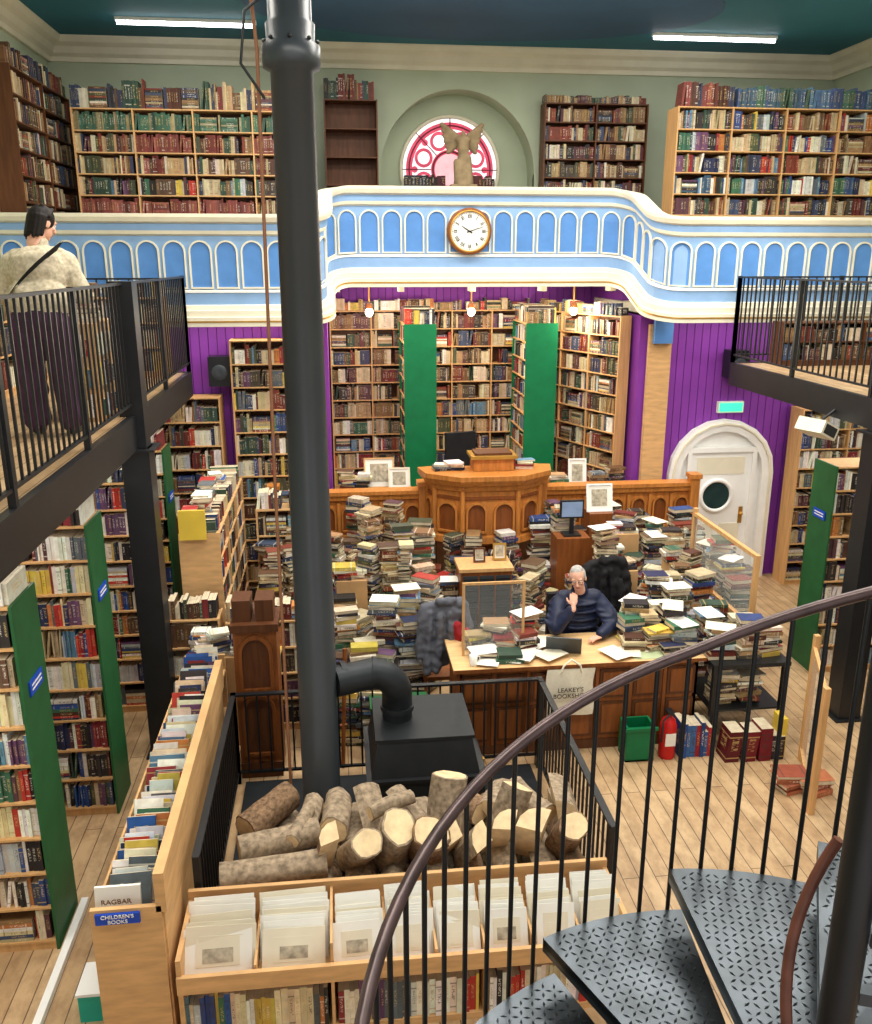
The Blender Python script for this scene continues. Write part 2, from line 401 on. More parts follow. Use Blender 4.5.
def arc(cx, cy, r, a0, a1, n=8):
    return [(cx+r*math.cos(math.radians(a0+(a1-a0)*i/n)), cy+r*math.sin(math.radians(a0+(a1-a0)*i/n))) for i in range(n+1)]
pts += arc(-.45, 11.65, .35, -90, 0)[1:]+arc(.25, 12.25, .35, 180, 90)+arc(3.85, 12.25, .35, 90, 0)+arc(4.55, 11.65, .35, 180, 270)
pts += [(XR-.02, 11.3)]
def ss(t): t = min(max(t, 0), 1); return t*t*(3-2*t)
P0 = Path(pts); LT = P0.L[-1]
def boff(q): return -.05+.43*ss((q-3.5)/1.7)*ss((LT-3.4-q)/1.7)
np_ = []
for i in range(len(P0.p)-1):
    a, b = P0.p[i], P0.p[i+1]; k = max(1, int((b-a).length/.12))
    for j in range(k): np_.append(tuple(a.lerp(b, j/k)))
np_.append(tuple(P0.p[-1])); PB = Path(np_, boff)
A = Acc()
sweep(A, PB, [(-.05,3.95),(-.05,4.95),(0,4.95),(0,4.02),(-.05,3.95)], lblue)
sweep(A, PB, [(0,4.93),(.04,4.95),(.05,4.99)], cream); sweep(A, PB, [(.05,4.99),(.05,5.07)], lblue)
sweep(A, PB, [(.05,5.07),(.1,5.09),(.12,5.14),(.12,5.18),(-.09,5.18),(-.09,4.9),(-.05,4.9)], cream)
sweep(A, PB, [(.005,4.3),(.035,4.29),(.035,4.265),(.005,4.255)], white)
sweep(A, PB, [(.002,4.26),(.02,4.26),(.02,4.12)], lblue)
sweep(A, PB, [(.02,4.12),(.05,4.11),(.06,4.06),(.09,4.05),(.09,3.98),(.12,3.97),(.12,3.86),(-.06,3.86),(-.06,4.0)], cream)
sweep(A, PB, [(.121,3.93),(.126,3.93),(.126,3.91),(.121,3.91)], gold)
s = .17
while s < PB.L[-1]-.12:
    archpanel(A, PB, s, .235, 4.33, 4.86, blue, cream, .02, .008, .028)
    s += .31
for bx in (.05, .95, 1.97, 3.0, 4.02):
    A.box(bx-.04, 12.64, 4.17, bx+.04, 12.9, 4.3, cream)
A.build('gallery_balustrade')

# clock
E = empty('wall_clock'); A = Acc(); cxk, czk, yk = 1.89, 4.98, 12.42
Tk = lambda a, b, c: (cxk+a, yk+.13-c, czk+b)
A.lathe([(.31,0),(.31,.05),(.3,.075),(.275,.08),(.26,.06)], (0,0,0), brown, 48, Tk, False)
A.lathe([(.28,.079),(.272,.09),(.262,.09),(.256,.062)], (0,0,0), gold, 48, Tk, False)
A.build('clock_frame', E); A = Acc()
A.lathe([(.262,.03),(.262,.064)], (0,0,0), paper, 48, Tk)
NUM = ['XII','I','II','III','IV','V','VI','VII','VIII','IX','X','XI']
for i in range(60):
    a = 2*pi*i/60; L_, w_ = (.018, .004) if i % 5 == 0 else (.012, .0025); ro = .248
    f = lambda r, t: Tk(r*math.sin(a)+t*math.cos(a), r*math.cos(a)-t*math.sin(a), .067)
    A.add([f(ro,-w_), f(ro,w_), f(ro-L_,w_), f(ro-L_,-w_)], [(0,1,2,3)], black)
    if i % 5 == 0:
        s_ = NUM[i//5]; adv = {'I': .017, 'V': .026, 'X': .026}; tot = sum(adv[c] for c in s_); t0 = -tot/2
        for c in s_:
            m_ = t0+adv[c]/2; hw = .0045
            segs = [((m_, .222), (m_, .172))] if c == 'I' else ([((m_-.01, .222), (m_, .172)), ((m_+.01, .222), (m_, .172))] if c == 'V' else [((m_-.01, .222), (m_+.01, .172)), ((m_+.01, .222), (m_-.01, .172))])
            for (ta, ra), (tb, rb) in segs: A.add([f(ra, ta-hw), f(ra, ta+hw), f(rb, tb+hw), f(rb, tb-hw)], [(0,1,2,3)], black)
            t0 += adv[c]
for a, l, w_ in ((math.radians(302), .13, .01), (math.radians(72), .2, .007)):
    f = lambda r, t: Tk(r*math.sin(a)+t*math.cos(a), r*math.cos(a)-t*math.sin(a), .072)
    A.add([f(-.04,-w_), f(-.04,w_), f(l,w_*.4), f(l,-w_*.4)], [(0,1,2,3)], black)
A.build('clock_face', E)

# arched stained glass window
E = empty('window_1'); wy = YB+.46; wz = 5.98; wr = .78
def ring(A, r0, r1, y, m, n=48, cx=1.9, cz=wz, a0=0, a1=2*pi):
    vs = []
    for r in (r0, r1):
        for k in range(n+1): vs.append((cx+r*math.cos(a0+(a1-a0)*k/n), y, cz+r*math.sin(a0+(a1-a0)*k/n)))
    A.add(vs, [(k, k+1, n+1+k+1, n+1+k) for k in range(n)], m)
A = Acc(); wcx = 1.9
ring(A, .001, .24, wy, glassb); ring(A, .24, .3, wy, glassr); ring(A, .3, .6, wy, glassw); ring(A, .6, .7, wy, glassr); ring(A, .7, wr, wy, glassw)
for k in range(8):
    a = 2*pi*(k+.5)/8; ring(A, .095, .145, wy-.01, glassr, 20, wcx+.45*math.cos(a), wz+.45*math.sin(a)); ring(A, .001, .095, wy-.01, glassw, 20, wcx+.45*math.cos(a), wz+.45*math.sin(a))
    a = 2*pi*k/8; ring(A, .001, .05, wy-.01, glassr, 16, wcx+.56*math.cos(a), wz+.56*math.sin(a))
A.build('glass', E); A = Acc()
def torus(A, cx, cz, y, r, t, m, n=40): A.tube([(cx+r*math.cos(2*pi*k/n), y, cz+r*math.sin(2*pi*k/n)) for k in range(n+1)], t, m, 6, False)
torus(A, wcx, wz, wy-.02, wr, .03, cream); torus(A, wcx, wz, wy-.02, .65, .01, leadm); torus(A, wcx, wz, wy-.02, .27, .012, leadm)
for k in range(8):
    a = 2*pi*k/8; A.tube([(wcx+.3*math.cos(a), wy-.02, wz+.3*math.sin(a)), (wcx+wr*math.cos(a), wy-.02, wz+wr*math.sin(a))], .008, leadm, 6)
A.build('tracery', E)
A = Acc(); A.box(.95, YB+.05, 4.45, 3.0, YB+.4, 5.66, sage); A.build('window_sill_block')
A = Acc(); rowbooks(A, TF(1.15, YB+.07, 5.66), 0, .65, 0, 0, .27, .2, [C(40,30,30),C(60,40,34),C(96,44,60),C(50,50,60)], (.03,.06), 1); rowbooks(A, TF(2.2, YB+.07, 5.66), 0, .4, 0, 0, .25, .2, [C(40,30,30),C(90,40,40)], (.03,.06), 1); A.build('book_row')

# ------------------------------------------------------------------ blob (continuous organic surfaces)
TEX = bpy.data.textures.new('fold_clouds', 'CLOUDS'); TEX.noise_scale = .11; TEX.noise_depth = 1
def blob(name, parts, mats, voxel, parent=None, sm=3, disp=0):
    A = Acc()
    for p in parts:
        if p[0] == 'c':
            a, b, r0, r1 = Vector(p[2]), Vector(p[3]), p[4], p[5]; d = (b-a); L_ = d.length; d.normalize()
            pp, rs = [], []
            for i in range(6):
                t = pi/2*i/5; pp.append(a-d*r0*math.cos(t)); rs.append(max(.0005, r0*math.sin(t)))
            for i in range(6):
                t = pi/2*i/5; pp.append(b+d*r1*math.sin(t)); rs.append(max(.0005, r1*math.cos(t)))
            A.tube(pp, rs, skin, 14)
        else:
            A.ell(p[2], p[3], skin, p[4] if len(p) > 4 else None, 18, 12)
    ob = A.build(name+'_tmp')
    m = ob.modifiers.new('r', 'REMESH'); m.mode = 'VOXEL'; m.voxel_size = voxel
    m = ob.modifiers.new('s', 'SMOOTH'); m.factor = .5; m.iterations = sm
    if disp:
        m = ob.modifiers.new('d', 'DISPLACE'); m.texture = TEX; m.strength = disp; m.mid_level = .5
    dg = bpy.context.evaluated_depsgraph_get(); me = bpy.data.meshes.new_from_object(ob.evaluated_get(dg))
    bpy.data.objects.remove(ob)
    me.name = name; me.materials.clear(); tags = list(mats)
    for t in tags: me.materials.append(mats[t])
    pr = []
    for p in parts:
        if p[0] == 'c': pr.append(('c', tags.index(p[1]), Vector(p[2]), Vector(p[3]), p[4], p[5]))
        else: pr.append(('e', tags.index(p[1]), Vector(p[2]), p[3], (p[4].to_3x3().inverted() if len(p) > 4 else None)))
    for f in me.polygons:
        c = f.center; best = 1e9; bi = 0
        for p in pr:
            if p[0] == 'c':
                ab = p[3]-p[2]; t = max(0, min(1, (c-p[2]).dot(ab)/max(1e-9, ab.length_squared)))
                d = (c-(p[2]+ab*t)).length-(p[4]+(p[5]-p[4])*t)
            else:
                q = c-p[2]
                if p[4]: q = p[4] @ q
                r = p[3]; d = (Vector((q.x/r[0], q.y/r[1], q.z/r[2])).length-1)*min(r)
            if d < best: best = d; bi = p[1]
        f.material_index = bi; f.use_smooth = True
    ob = bpy.data.objects.new(name, me); scn.collection.objects.link(ob)
    if parent: ob.parent = parent
    return ob
def headparts(M, hair):
    Rm = M.to_3x3().to_4x4()
    e = lambda tag, c, r: ('e', tag, tuple(M @ Vector(c)), r, Rm)
    c_ = lambda tag, a, b, r0, r1: ('c', tag, tuple(M @ Vector(a)), tuple(M @ Vector(b)), r0, r1)
    P = [e('skin', (0,.005,.03), (.074,.092,.088)), e('skin', (0,-.022,-.04), (.058,.066,.072)), e('skin', (0,-.055,-.092), (.026,.024,.02)),
         c_('skin', (0,-.086,.012), (0,-.108,-.024), .009, .014), e('skin', (.014,-.092,-.028), (.009,.012,.008)), e('skin', (-.014,-.092,-.028), (.009,.012,.008)),
         e('skin', (.078,.008,-.008), (.011,.02,.032)), e('skin', (-.078,.008,-.008), (.011,.02,.032)),
         e('skin', (.03,-.076,.03), (.026,.013,.009)), e('skin', (-.03,-.076,.03), (.026,.013,.009)),
         e('skin', (.042,-.06,-.02), (.022,.022,.018)), e('skin', (-.042,-.06,-.02), (.022,.022,.018)),
         e('lip', (0,-.086,-.055), (.024,.01,.006)), e('lip', (0,-.083,-.065), (.02,.01,.007)),
         c_('skin', (0,.02,-.08), (0,.035,-.16), .052, .056)]
    if hair == 'grey':
        P += [e('hair', (0,.045,.03), (.083,.074,.082)), e('hair', (.06,.015,.025), (.024,.052,.05)), e('hair', (-.06,.015,.025), (.024,.052,.05)), e('hair', (0,.02,.098), (.06,.07,.028))]
    else:
        P += [e('hair', (0,.02,.035), (.088,.1,.097)), e('hair', (0,.06,-.02), (.078,.06,.07))]
        for k in range(9):
            a = -1.2+2.4*k/8; P.append(c_('hair', (.075*math.sin(a),.02+.075*math.cos(a),.03), (.088*math.sin(a),.015+.085*math.cos(a),-.1-.012*(k % 3)), .026, .015))
        P += [c_('hair', (.02,.0,.12), (-.04,.06,.115), .02, .016), c_('hair', (-.03,-.03,.115), (-.085,.02,.05), .018, .014), c_('hair', (.04,-.02,.11), (.088,.03,.04), .018, .014)]
    return P
def hand(name, parent, wrist, yax, zax, curl, side=1):
    y = Vector(yax).normalized(); z = Vector(zax); z = (z-y*z.dot(y)).normalized(); x = y.cross(z)
    M = Matrix.Identity(4)
    for i in range(3): M[i][0] = x[i]; M[i][1] = y[i]; M[i][2] = z[i]; M[i][3] = wrist[i]
    W = lambda a: tuple(M @ Vector(a)); Rm = M.to_3x3().to_4x4()
    P = [('e', 's', W((0,.05,0)), (.042,.05,.014), Rm), ('c', 's', W((0,-.04,0)), W((0,.02,0)), .026, .024)]
    for k, (fx, L_, by) in enumerate(((-.032,.07,.086),(-.011,.08,.093),(.011,.075,.091),(.031,.058,.083))):
        p = Vector((fx, by, 0)); a = curl*.4
        P.append(('c', 's', W((fx*.8, .045, 0)), W(p), .011, .0095))
        for j, fr in enumerate((.45, .32, .23)):
            q = p+Vector((fx*.06, math.cos(a), -math.sin(a)))*L_*fr
            P.append(('c', 's', W(p), W(q), .0095-.0008*j, .0088-.0008*j)); p = q; a += curl
    p = Vector((-.03*side, .025, -.004)); q = p+Vector((-.03*side, .028, -.012)); r = q+Vector((-.008*side, .03, -.012))
    P += [('c', 's', W(p), W(q), .013, .011), ('c', 's', W(q), W(r), .011, .009)]
    return blob(name, P, {'s': skin}, .0045, parent, 2)

# ------------------------------------------------------------------ seated man
E = empty('seated_man'); mx, my = 2.42, 8.22
sh = 1.28
P = [('e','j',(mx,my+.02,1.08),(.23,.17,.25)), ('e','j',(mx,my+.05,.8),(.21,.17,.2)), ('c','j',(mx-.16,my-.02,sh-.04),(mx+.16,my-.02,sh-.04),.095,.095),
     ('c','j',(mx,my-.02,sh+.01),(mx-.01,my-.05,sh+.09),.09,.078),
     ('c','j',(mx-.2,my-.03,sh-.07),(mx-.29,my-.24,1.03),.095,.085), ('c','j',(mx-.29,my-.24,1.02),(mx-.14,my-.27,1.22),.08,.054),
     ('c','j',(mx+.2,my-.03,sh-.07),(mx+.33,my-.2,1.04),.095,.085), ('c','j',(mx+.33,my-.2,1.03),(mx+.14,my-.4,1.0),.08,.054),
     ('e','t',(mx,my+.08,.66),(.19,.17,.13)),
     ('c','t',(mx-.1,my+.02,.62),(mx-.14,my-.16,.6),.09,.075), ('c','t',(mx+.1,my+.02,.62),(mx+.14,my-.16,.6),.09,.075),
     ('c','t',(mx-.14,my-.16,.6),(mx-.14,my-.12,.14),.07,.05), ('c','t',(mx+.14,my-.16,.6),(mx+.14,my-.12,.14),.07,.05),
     ('c','b',(mx-.14,my-.1,.07),(mx-.15,my-.2,.05),.05,.045), ('c','b',(mx+.14,my-.1,.07),(mx+.15,my-.2,.05),.05,.045)]
for i in range(6):
    zz = .8+i*.085; P.append(('e','j',(mx,my+.01,zz),(.25-.004*i,.2,.036)))
for sx in (-1, 1):
    for k in range(4):
        a = Vector((mx+sx*.21, my-.03, sh-.07)).lerp(Vector((mx+sx*.3, my-.22, 1.04)), .05+.27*k); P.append(('e','j',tuple(a),(.108,.108,.032)))
blob('body_clothed', P, {'j': navyj, 't': blackj, 'b': darkwood}, .012, E, 2, .018)
HMr = Matrix.Translation((mx-.06, my-.15, sh+.23)) @ Euler((math.radians(12), math.radians(-9), math.radians(-20)), 'XYZ').to_matrix().to_4x4()
blob('head', headparts(HMr, 'grey'), {'skin': skin, 'lip': lipm, 'hair': greyhair}, .0065, E, 2)
A = Acc()
for sx in (-1, 1):
    A.ell(HMr @ Vector((sx*.03,-.078,.008)), (.012,.012,.009), eyew, HMr.to_3x3()); A.ell(HMr @ Vector((sx*.03,-.088,.004)), (.005,.004,.005), black, HMr.to_3x3())
    A.tube([HMr @ Vector((sx*.033+.024*math.cos(t*pi/8), -.1, .004+.018*math.sin(t*pi/8))) for t in range(17)], .0018, black, 6, False)
    A.tube([HMr @ Vector((sx*.057,-.1,.008)), HMr @ Vector((sx*.08,.0,.012))], .0018, black, 6)
A.build('eyes_and_glasses', E)
chin = HMr @ Vector((-.045, -.075, -.075)); wr_ = Vector((mx-.13, my-.285, 1.27))
hand('right_hand', E, tuple(wr_), tuple(chin-wr_), (-.35, -1, .1), .75, 1)
hand('left_hand', E, (mx+.14, my-.405, .985), (-.9, -.42, 0), (0, 0, 1), .3, -1)

# ------------------------------------------------------------------ standing woman on walkway
E = empty('standing_woman'); wx, wyy, fz = -2.17, 6.95, 3.3
P = [('c','t',(wx-.1,wyy-.04,4.14),(wx-.12,wyy,3.8),.12,.105), ('c','t',(wx-.12,wyy,3.8),(wx-.12,wyy-.02,3.44),.105,.1),
     ('c','t',(wx+.1,wyy-.04,4.14),(wx+.12,wyy,3.8),.12,.105), ('c','t',(wx+.12,wyy,3.8),(wx+.14,wyy-.02,3.44),.105,.1),
     ('e','t',(wx,wyy-.04,4.17),(.2,.16,.14)),
     ('c','b',(wx-.12,wyy-.03,3.35),(wx-.13,wyy+.13,3.335),.042,.036), ('c','b',(wx+.14,wyy-.03,3.35),(wx+.15,wyy+.13,3.335),.042,.036),
     ('c','s',(wx-.12,wyy-.02,3.36),(wx-.12,wyy-.02,3.46),.035,.04), ('c','s',(wx+.14,wyy-.02,3.36),(wx+.14,wyy-.02,3.46),.035,.04),
     ('e','f',(wx,wyy-.02,4.32),(.23,.175,.17)), ('e','f',(wx,wyy+.05,4.52),(.225,.165,.19)), ('c','f',(wx-.13,wyy+.1,4.6),(wx+.13,wyy+.1,4.6),.09,.09),
     ('c','f',(wx,wyy+.12,4.64),(wx+.01,wyy+.15,4.71),.075,.06),
     ('c','f',(wx-.19,wyy+.1,4.58),(wx-.29,wyy+.1,4.35),.085,.078), ('c','f',(wx-.29,wyy+.1,4.35),(wx-.2,wyy+.34,4.32),.074,.052),
     ('c','f',(wx+.19,wyy+.1,4.58),(wx+.29,wyy+.1,4.35),.085,.078), ('c','f',(wx+.29,wyy+.1,4.35),(wx+.2,wyy+.34,4.34),.074,.052)]
blob('body_clothed', P, {'t': plumt, 'b': black, 's': skin, 'f': fleece}, .014, E, 2, .035)
HW = Matrix.Translation((wx+.03, wyy+.19, 4.86)) @ Euler((0, 0, math.radians(180-38)), 'XYZ').to_matrix().to_4x4() @ Euler((math.radians(20), 0, 0)).to_matrix().to_4x4()
blob('head', headparts(HW, 'black'), {'skin': skin, 'lip': lipm, 'hair': blackhair}, .0065, E, 1)
A = Acc()
for sx in (-1, 1):
    A.ell(HW @ Vector((sx*.03,-.078,.008)), (.012,.012,.009), eyew, HW.to_3x3()); A.ell(HW @ Vector((sx*.03,-.088,.007)), (.005,.004,.005), black, HW.to_3x3())
A.build('eyes', E)
hand('left_hand', E, (wx-.19, wyy+.35, 4.32), (.3, .95, 0), (0, 0, 1), .4, -1); hand('right_hand', E, (wx+.19, wyy+.35, 4.34), (-.3, .95, 0), (0, 0, 1), .4, 1)
A = Acc(); st = []
for i in range(13):
    t = i/12; st.append((wx+.19-.4*t, wyy+.06-.05*t-.215*math.sin(pi*(.14+.7*t)), 4.7-.38*t))
for i in range(12):
    a, b = Vector(st[i]), Vector(st[i+1]); n = Vector((.028, 0, .036))
    A.add([tuple(a-n), tuple(b-n), tuple(b+n), tuple(a+n)], [(0,1,2,3)], blackj); A.add([tuple(Vector(q)+Vector((0,.04,0))) for q in (a-n,b-n,b+n,a+n)], [(3,2,1,0)], blackj)
A.build('bag_strap', E)

# ------------------------------------------------------------------ winged statue
E = empty('winged_statue'); sx0, sy0, sz0 = 1.96, 13.7, 5.66
P = [('c','s',(0,0,.02),(0,0,.2),.14,.11), ('c','s',(0,0,.2),(.01,0,.4),.11,.09), ('c','s',(.01,0,.42),(0,-.01,.6),.08,.09), ('e','s',(0,-.01,.64),(.12,.08,.06)), ('c','s',(0,-.02,.68),(0,-.02,.73),.035,.03),
     ('c','s',(-.06,-.02,.02),(-.1,-.06,.32),.07,.05), ('c','s',(.09,-.03,.02),(.07,-.05,.38),.07,.05)]
for s_ in (-1, 1):
    for k in range(6):
        P.append(('c','s',(s_*.08,.05,.58+.02*k),(s_*(.2+.02*k),.12,.48+.075*k),.045,.035))
P = [(p[0],p[1],tuple(Vector(p[2])+Vector((sx0,sy0,sz0))))+((tuple(Vector(p[3])+Vector((sx0,sy0,sz0))),)+p[4:] if p[0]=='c' else p[3:]) for p in P]
blob('figure', P, {'s': stone}, .014, E, 2)
A = Acc(); A.box(sx0-.16, sy0-.16, 4.44, sx0+.16, sy0+.16, 5.6, cream); A.box(sx0-.19, sy0-.19, 5.6, sx0+.19, sy0+.19, 5.67, stone); A.build('plinth', E)

# ------------------------------------------------------------------ gallery bookcases
FT = (.016, .036); GT = (.016, .04)
bookcase(-3.38, 13.0, 4.02, 0, 3.15, .3, 2.52, 9, OLD, ply, 4, GT, .99, topb=.36, rowpal={8: GRN+[C(150,140,110)], 7: [RED, TAN, OLD], 6: [RED+OLD, OLD], 5: [MOD+OLD, OLD], 4: [RED, OLD]}, lo=.72)
bookcase(-.06, 13.85, 4.44, 0, .78, .35, 2.4, 6, OLD, darkwood, 1, GT, .98, topb=.36, emptyrows=(3, 4, 5))
bookcase(XL+.34, 11.5, 4.02, 90, 2.4, .3, 2.75, 9, OLD, darkwood, 2, GT, .99, topb=.26, lo=.7)
bookcase(3.22, 13.9, 4.44, 0, 1.6, .3, 2.42, 9, OLD, darkwood, 2, GT, .99, topb=.12, lo=.7)
bookcase(4.75, 12.5, 4.02, 0, 3.15, .4, 2.6, 9, OLD, pine, 4, GT, .99, topb=0, rowpal={8: [OLD, MOD+OLD, TAN], 5: [GRN+OLD, OLD, BLU+MOD], 6: [OLD, MOD+OLD, BLU+TAN], 4: [OLD, MOD+OLD], 7: [OLD, OLD+TAN, MOD]}, lo=.7)
A = Acc(); rowbooks(A, TF(4.8, 12.52, 6.62), 0, .75, 0, 0, .32, .3, RED+OLD[:4], FT, 1, 1, .75); rowbooks(A, TF(5.6, 12.52, 6.62), 0, 2.2, 0, 0, .28, .3, mute(GRN+BLU+BLU+BLU, .08), FT, 1, 1, .8); A.build('book_row')

# ------------------------------------------------------------------ alcove
bookcase(-.08, 13.88, 1.0, 0, 3.2, .28, 2.85, 10, [MOD+OLD, OLD, TAN+OLD, MOD+TAN, RED+OLD], pine, 5, GT, .99, topb=.18, lo=.7)
bookcase(3.16, 13.9, 1.0, -66, 2.0, .2, 2.85, 10, [MOD+OLD, OLD, TAN+OLD, OLD], pine, 3, GT, .99, topb=.18, lo=.7)
bookcase(.98, 13.65, 1.0, -90, 1.0, .47, 2.72, 10, OLD+MOD, pine, 1, GT, .98, end=green, topb=.25, back=pine)
bookcase(2.76, 13.65, 1.0, -90, 1.0, .47, 2.72, 10, OLD+MOD, pine, 1, GT, .98, end=green, topb=.25)
A = Acc()
for x in (1.0, 2.78): rowbooks(A, TF(x, 12.66, 3.72), 0, .44, 0, 0, .22, .18, OLD+MOD, FT, 1, 1)
A.build('book_row')
slab('trim_5', 4.3, 11.78, 1.0, 4.62, 11.86, 3.75, ply)
slab('trim_6', 4.34, 11.7, 3.5, 4.6, 11.77, 3.85, blue)
for i, bx in enumerate((.5, 1.98, 3.5)):
    E = empty('pendant_lamp'); A = Acc()
    A.tube([(bx, 12.85, 4.32), (bx, 12.85, 4.02)], .012, gold, 6); A.lathe([(.02,.08),(.045,.07),(.06,.0)], (bx,12.85,3.93), brown, 12); A.build('cord_and_cap', E)
    A = Acc(); A.ell((bx,12.85,3.88), (.055,.055,.065), bulb); A.build('bulb', E)
    l = bpy.data.lights.new('lamp_light', 'POINT'); l.energy = 36; l.color = (1, .87, .68); l.shadow_soft_size = .1
    o = bpy.data.objects.new('lamp_light', l); o.location = (bx, 12.55, 3.75); scn.collection.objects.link(o); o.parent = E

# ------------------------------------------------------------------ pulpit screen + pulpit
A = Acc()
for xa, xb in ((-.86, 1.1), (2.72, 4.86)):
    P = Path([(xa, 11.25), (xb, 11.25)])
    sweep(A, P, [(-.08,0),(0,0),(0,1.55),(-.08,1.55)], oak)
    sweep(A, P, [(0,1.52),(.05,1.54),(.06,1.6),(.08,1.61),(.08,1.66),(-.14,1.66),(-.14,1.6),(-.08,1.55)], oak)
    sweep(A, P, [(0,1.06),(.04,1.05),(.04,1.0),(0,.99)], oak); sweep(A, P, [(0,.1),(.03,.1),(.03,0)], oak)
    k = int((xb-xa)/.27); st = (xb-xa)/k
    for i in range(k):
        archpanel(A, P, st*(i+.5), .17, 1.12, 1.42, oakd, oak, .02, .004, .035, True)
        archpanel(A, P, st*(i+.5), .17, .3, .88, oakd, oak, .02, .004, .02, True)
        A.box(xa+st*i-.02, 11.2, 1.06, xa+st*i+.02, 11.25, 1.5, oak)
    for xx in (xa, xb):
        A.box(xx-.06, 11.14, 0, xx+.06, 11.3, 1.72, oak); A.box(xx-.08, 11.12, 1.72, xx+.08, 11.32, 1.78, oak)
A.build('pulpit_screen')
A = Acc(); P = Path([(1.16, 11.15), (1.22, 10.85), (1.55, 10.62), (2.27, 10.62), (2.6, 10.85), (2.66, 11.15)])
sweep(A, P, [(-.3,0),(-.3,.9),(-.1,1.02),(0,1.08),(0,1.9),(-.06,1.9)], oak)
sweep(A, P, [(0,1.76),(.04,1.78),(.05,1.84),(.1,1.86),(.14,1.93),(.14,1.99),(-.16,1.99),(-.16,1.94)], oak)
sweep(A, P, [(0,1.18),(.05,1.16),(.06,1.08),(-.1,1.0)], oak); sweep(A, P, [(0,1.7),(.02,1.69),(.02,1.66),(0,1.65)], oakd)
for i in range(len(P.sn)):
    L_ = P.L[i+1]-P.L[i]; k = 2 if L_ > .6 else 1
    for j in range(k):
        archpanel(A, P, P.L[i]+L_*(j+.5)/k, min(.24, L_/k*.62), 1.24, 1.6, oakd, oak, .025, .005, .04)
for p in P.p: A.tube([(p.x, p.y-.01, 1.1), (p.x, p.y-.01, 1.85)], .035, oak, 8); A.ell((p.x, p.y-.01, 1.82), (.05,.05,.04), oak)
A.box(1.3, 10.75, 1.95, 2.52, 11.15, 1.985, oak)
A.build('pulpit')
A = Acc(); M = Matrix.Translation((1.98, 10.95, 1.99)); T = MT(M)
A.box(-.26,-.16,0,.26,.18,.16,oak,T); A.box(-.3,-.2,.16,.3,.22,.2,gold,T); A.box(-.24,-.14,.2,.24,.16,.23,darkwood,T); A.build('lectern_box')
def chair(name, x, y, z, rot=0, m=blackj):
    A = Acc(); T = TF(x, y, z, rot)
    A.box(-.24,-.24,.44,.24,.24,.52,m,T); A.box(-.23,.2,.55,.23,.27,1.15,m,T); A.box(-.03,.22,.3,.03,.26,.7,black,T)
    A.lathe([(.03,.1),(.03,.44)], (x,y,z), black, 10)
    for k in range(5):
        a = 2*pi*k/5; A.tube([(x,y,z+.1),(x+.26*math.cos(a),y+.26*math.sin(a),z+.06)], .02, black, 6); A.ell((x+.26*math.cos(a),y+.26*math.sin(a),z+.03), (.03,.03,.03), black)
    for sx in (-1, 1):
        A.box(sx*.27-.02,-.15,.66,sx*.27+.02,.15,.69,black,T); A.box(sx*.27-.015,.0,.46,sx*.27+.015,.04,.66,black,T)
    A.build(name)
chair('office_chair', 1.82, 12.1, 1.06, 15); chair('office_chair', mx, my+.16, 0, 0)
def frame(name, x, y, z, w, h, tilt=12, m=pine, rot=0, art=sketch):
    A = Acc(); M = Matrix.Translation((x, y, z)) @ Matrix.Rotation(math.radians(rot), 4, 'Z') @ Matrix.Rotation(math.radians(-tilt), 4, 'X'); T = MT(M)
    A.box(-w/2,0,0,w/2,.012,h,paper,T); A.box(-w*.3,-.002,h*.2,w*.3,.0,h*.8,art,T)
    for a in ((-w/2,0,-w/2+.02,h),(w/2-.02,0,w/2,h),(-w/2+.02,0,w/2-.02,.02),(-w/2+.02,h-.02,w/2-.02,h)): A.box(a[0],-.014,a[1],a[2],.014,a[3],m,T)
    A.build(name)
A = Acc(); A.box(.05,11.6,1.0,1.0,11.95,1.55,darkwood); A.box(3.0,11.6,1.0,4.1,11.95,1.5,darkwood); A.build('low_cabinet')
frame('framed_picture', .55, 11.75, 1.56, .42, .42, 12); frame('framed_picture', .82, 11.65, 1.56, .3, .3, 14, cream); frame('framed_picture', 3.35, 11.7, 1.51, .26, .4, 10, white)
A = Acc()
for x in (.12, .3): pile(A, x, 11.75, 1.55, R.uniform(.1, .3), MOD+OLD)
for x in (3.1, 3.65, 3.9): pile(A, x, 11.75, 1.5, R.uniform(.1, .3), MOD+OLD)
for x in (1.32, 1.48, 2.42): pile(A, x, 10.95, 1.99, R.uniform(.04, .12), MOD)
A.build('book_pile')

# ------------------------------------------------------------------ door in purple wall
E = empty('door_1'); A = Acc(); dx, dw, dz = 5.52, .62, 1.62
P = Path([(4.2, 11.895), (7.4, 11.895)])
archpanel(A, P, dx-4.2, dw*2, 0.0, dz+dw, white, white, .17, .02, .1)
archpanel(A, P, dx-4.2, dw*2+.2, 0.0, dz+dw+.1, white, cream, .025, .02, .125, fill=False)
A.box(dx-.46, 11.84, 0, dx+.46, 11.87, 1.95, white)
A.box(dx-.52, 11.8, 1.93, dx+.52, 11.87, 2.0, white); A.box(dx-.52, 11.8, 0, dx-.46, 11.87, 1.93, white); A.box(dx+.46, 11.8, 0, dx+.52, 11.87, 1.93, white)
for q in ((-.36,.12,-.04,.85),(.04,.12,.36,.85),(-.36,1.6,.36,1.85)): A.box(dx+q[0],11.832,q[1],dx+q[2],11.842,q[3],cream)
A.build('arched_surround_and_leaf', E); A = Acc()
yy = 11.825
torus(A, dx-.04, 1.28, yy, .23, .03, white); ring(A, .001, .22, yy, dglass, 32, dx-.04, 1.28); A.ell((dx+.36, 11.8, 1.0), (.03,.03,.03), gold); A.box(dx+.33,11.825,.85,dx+.39,11.835,1.1,gold)
A.build('porthole_and_handle', E)
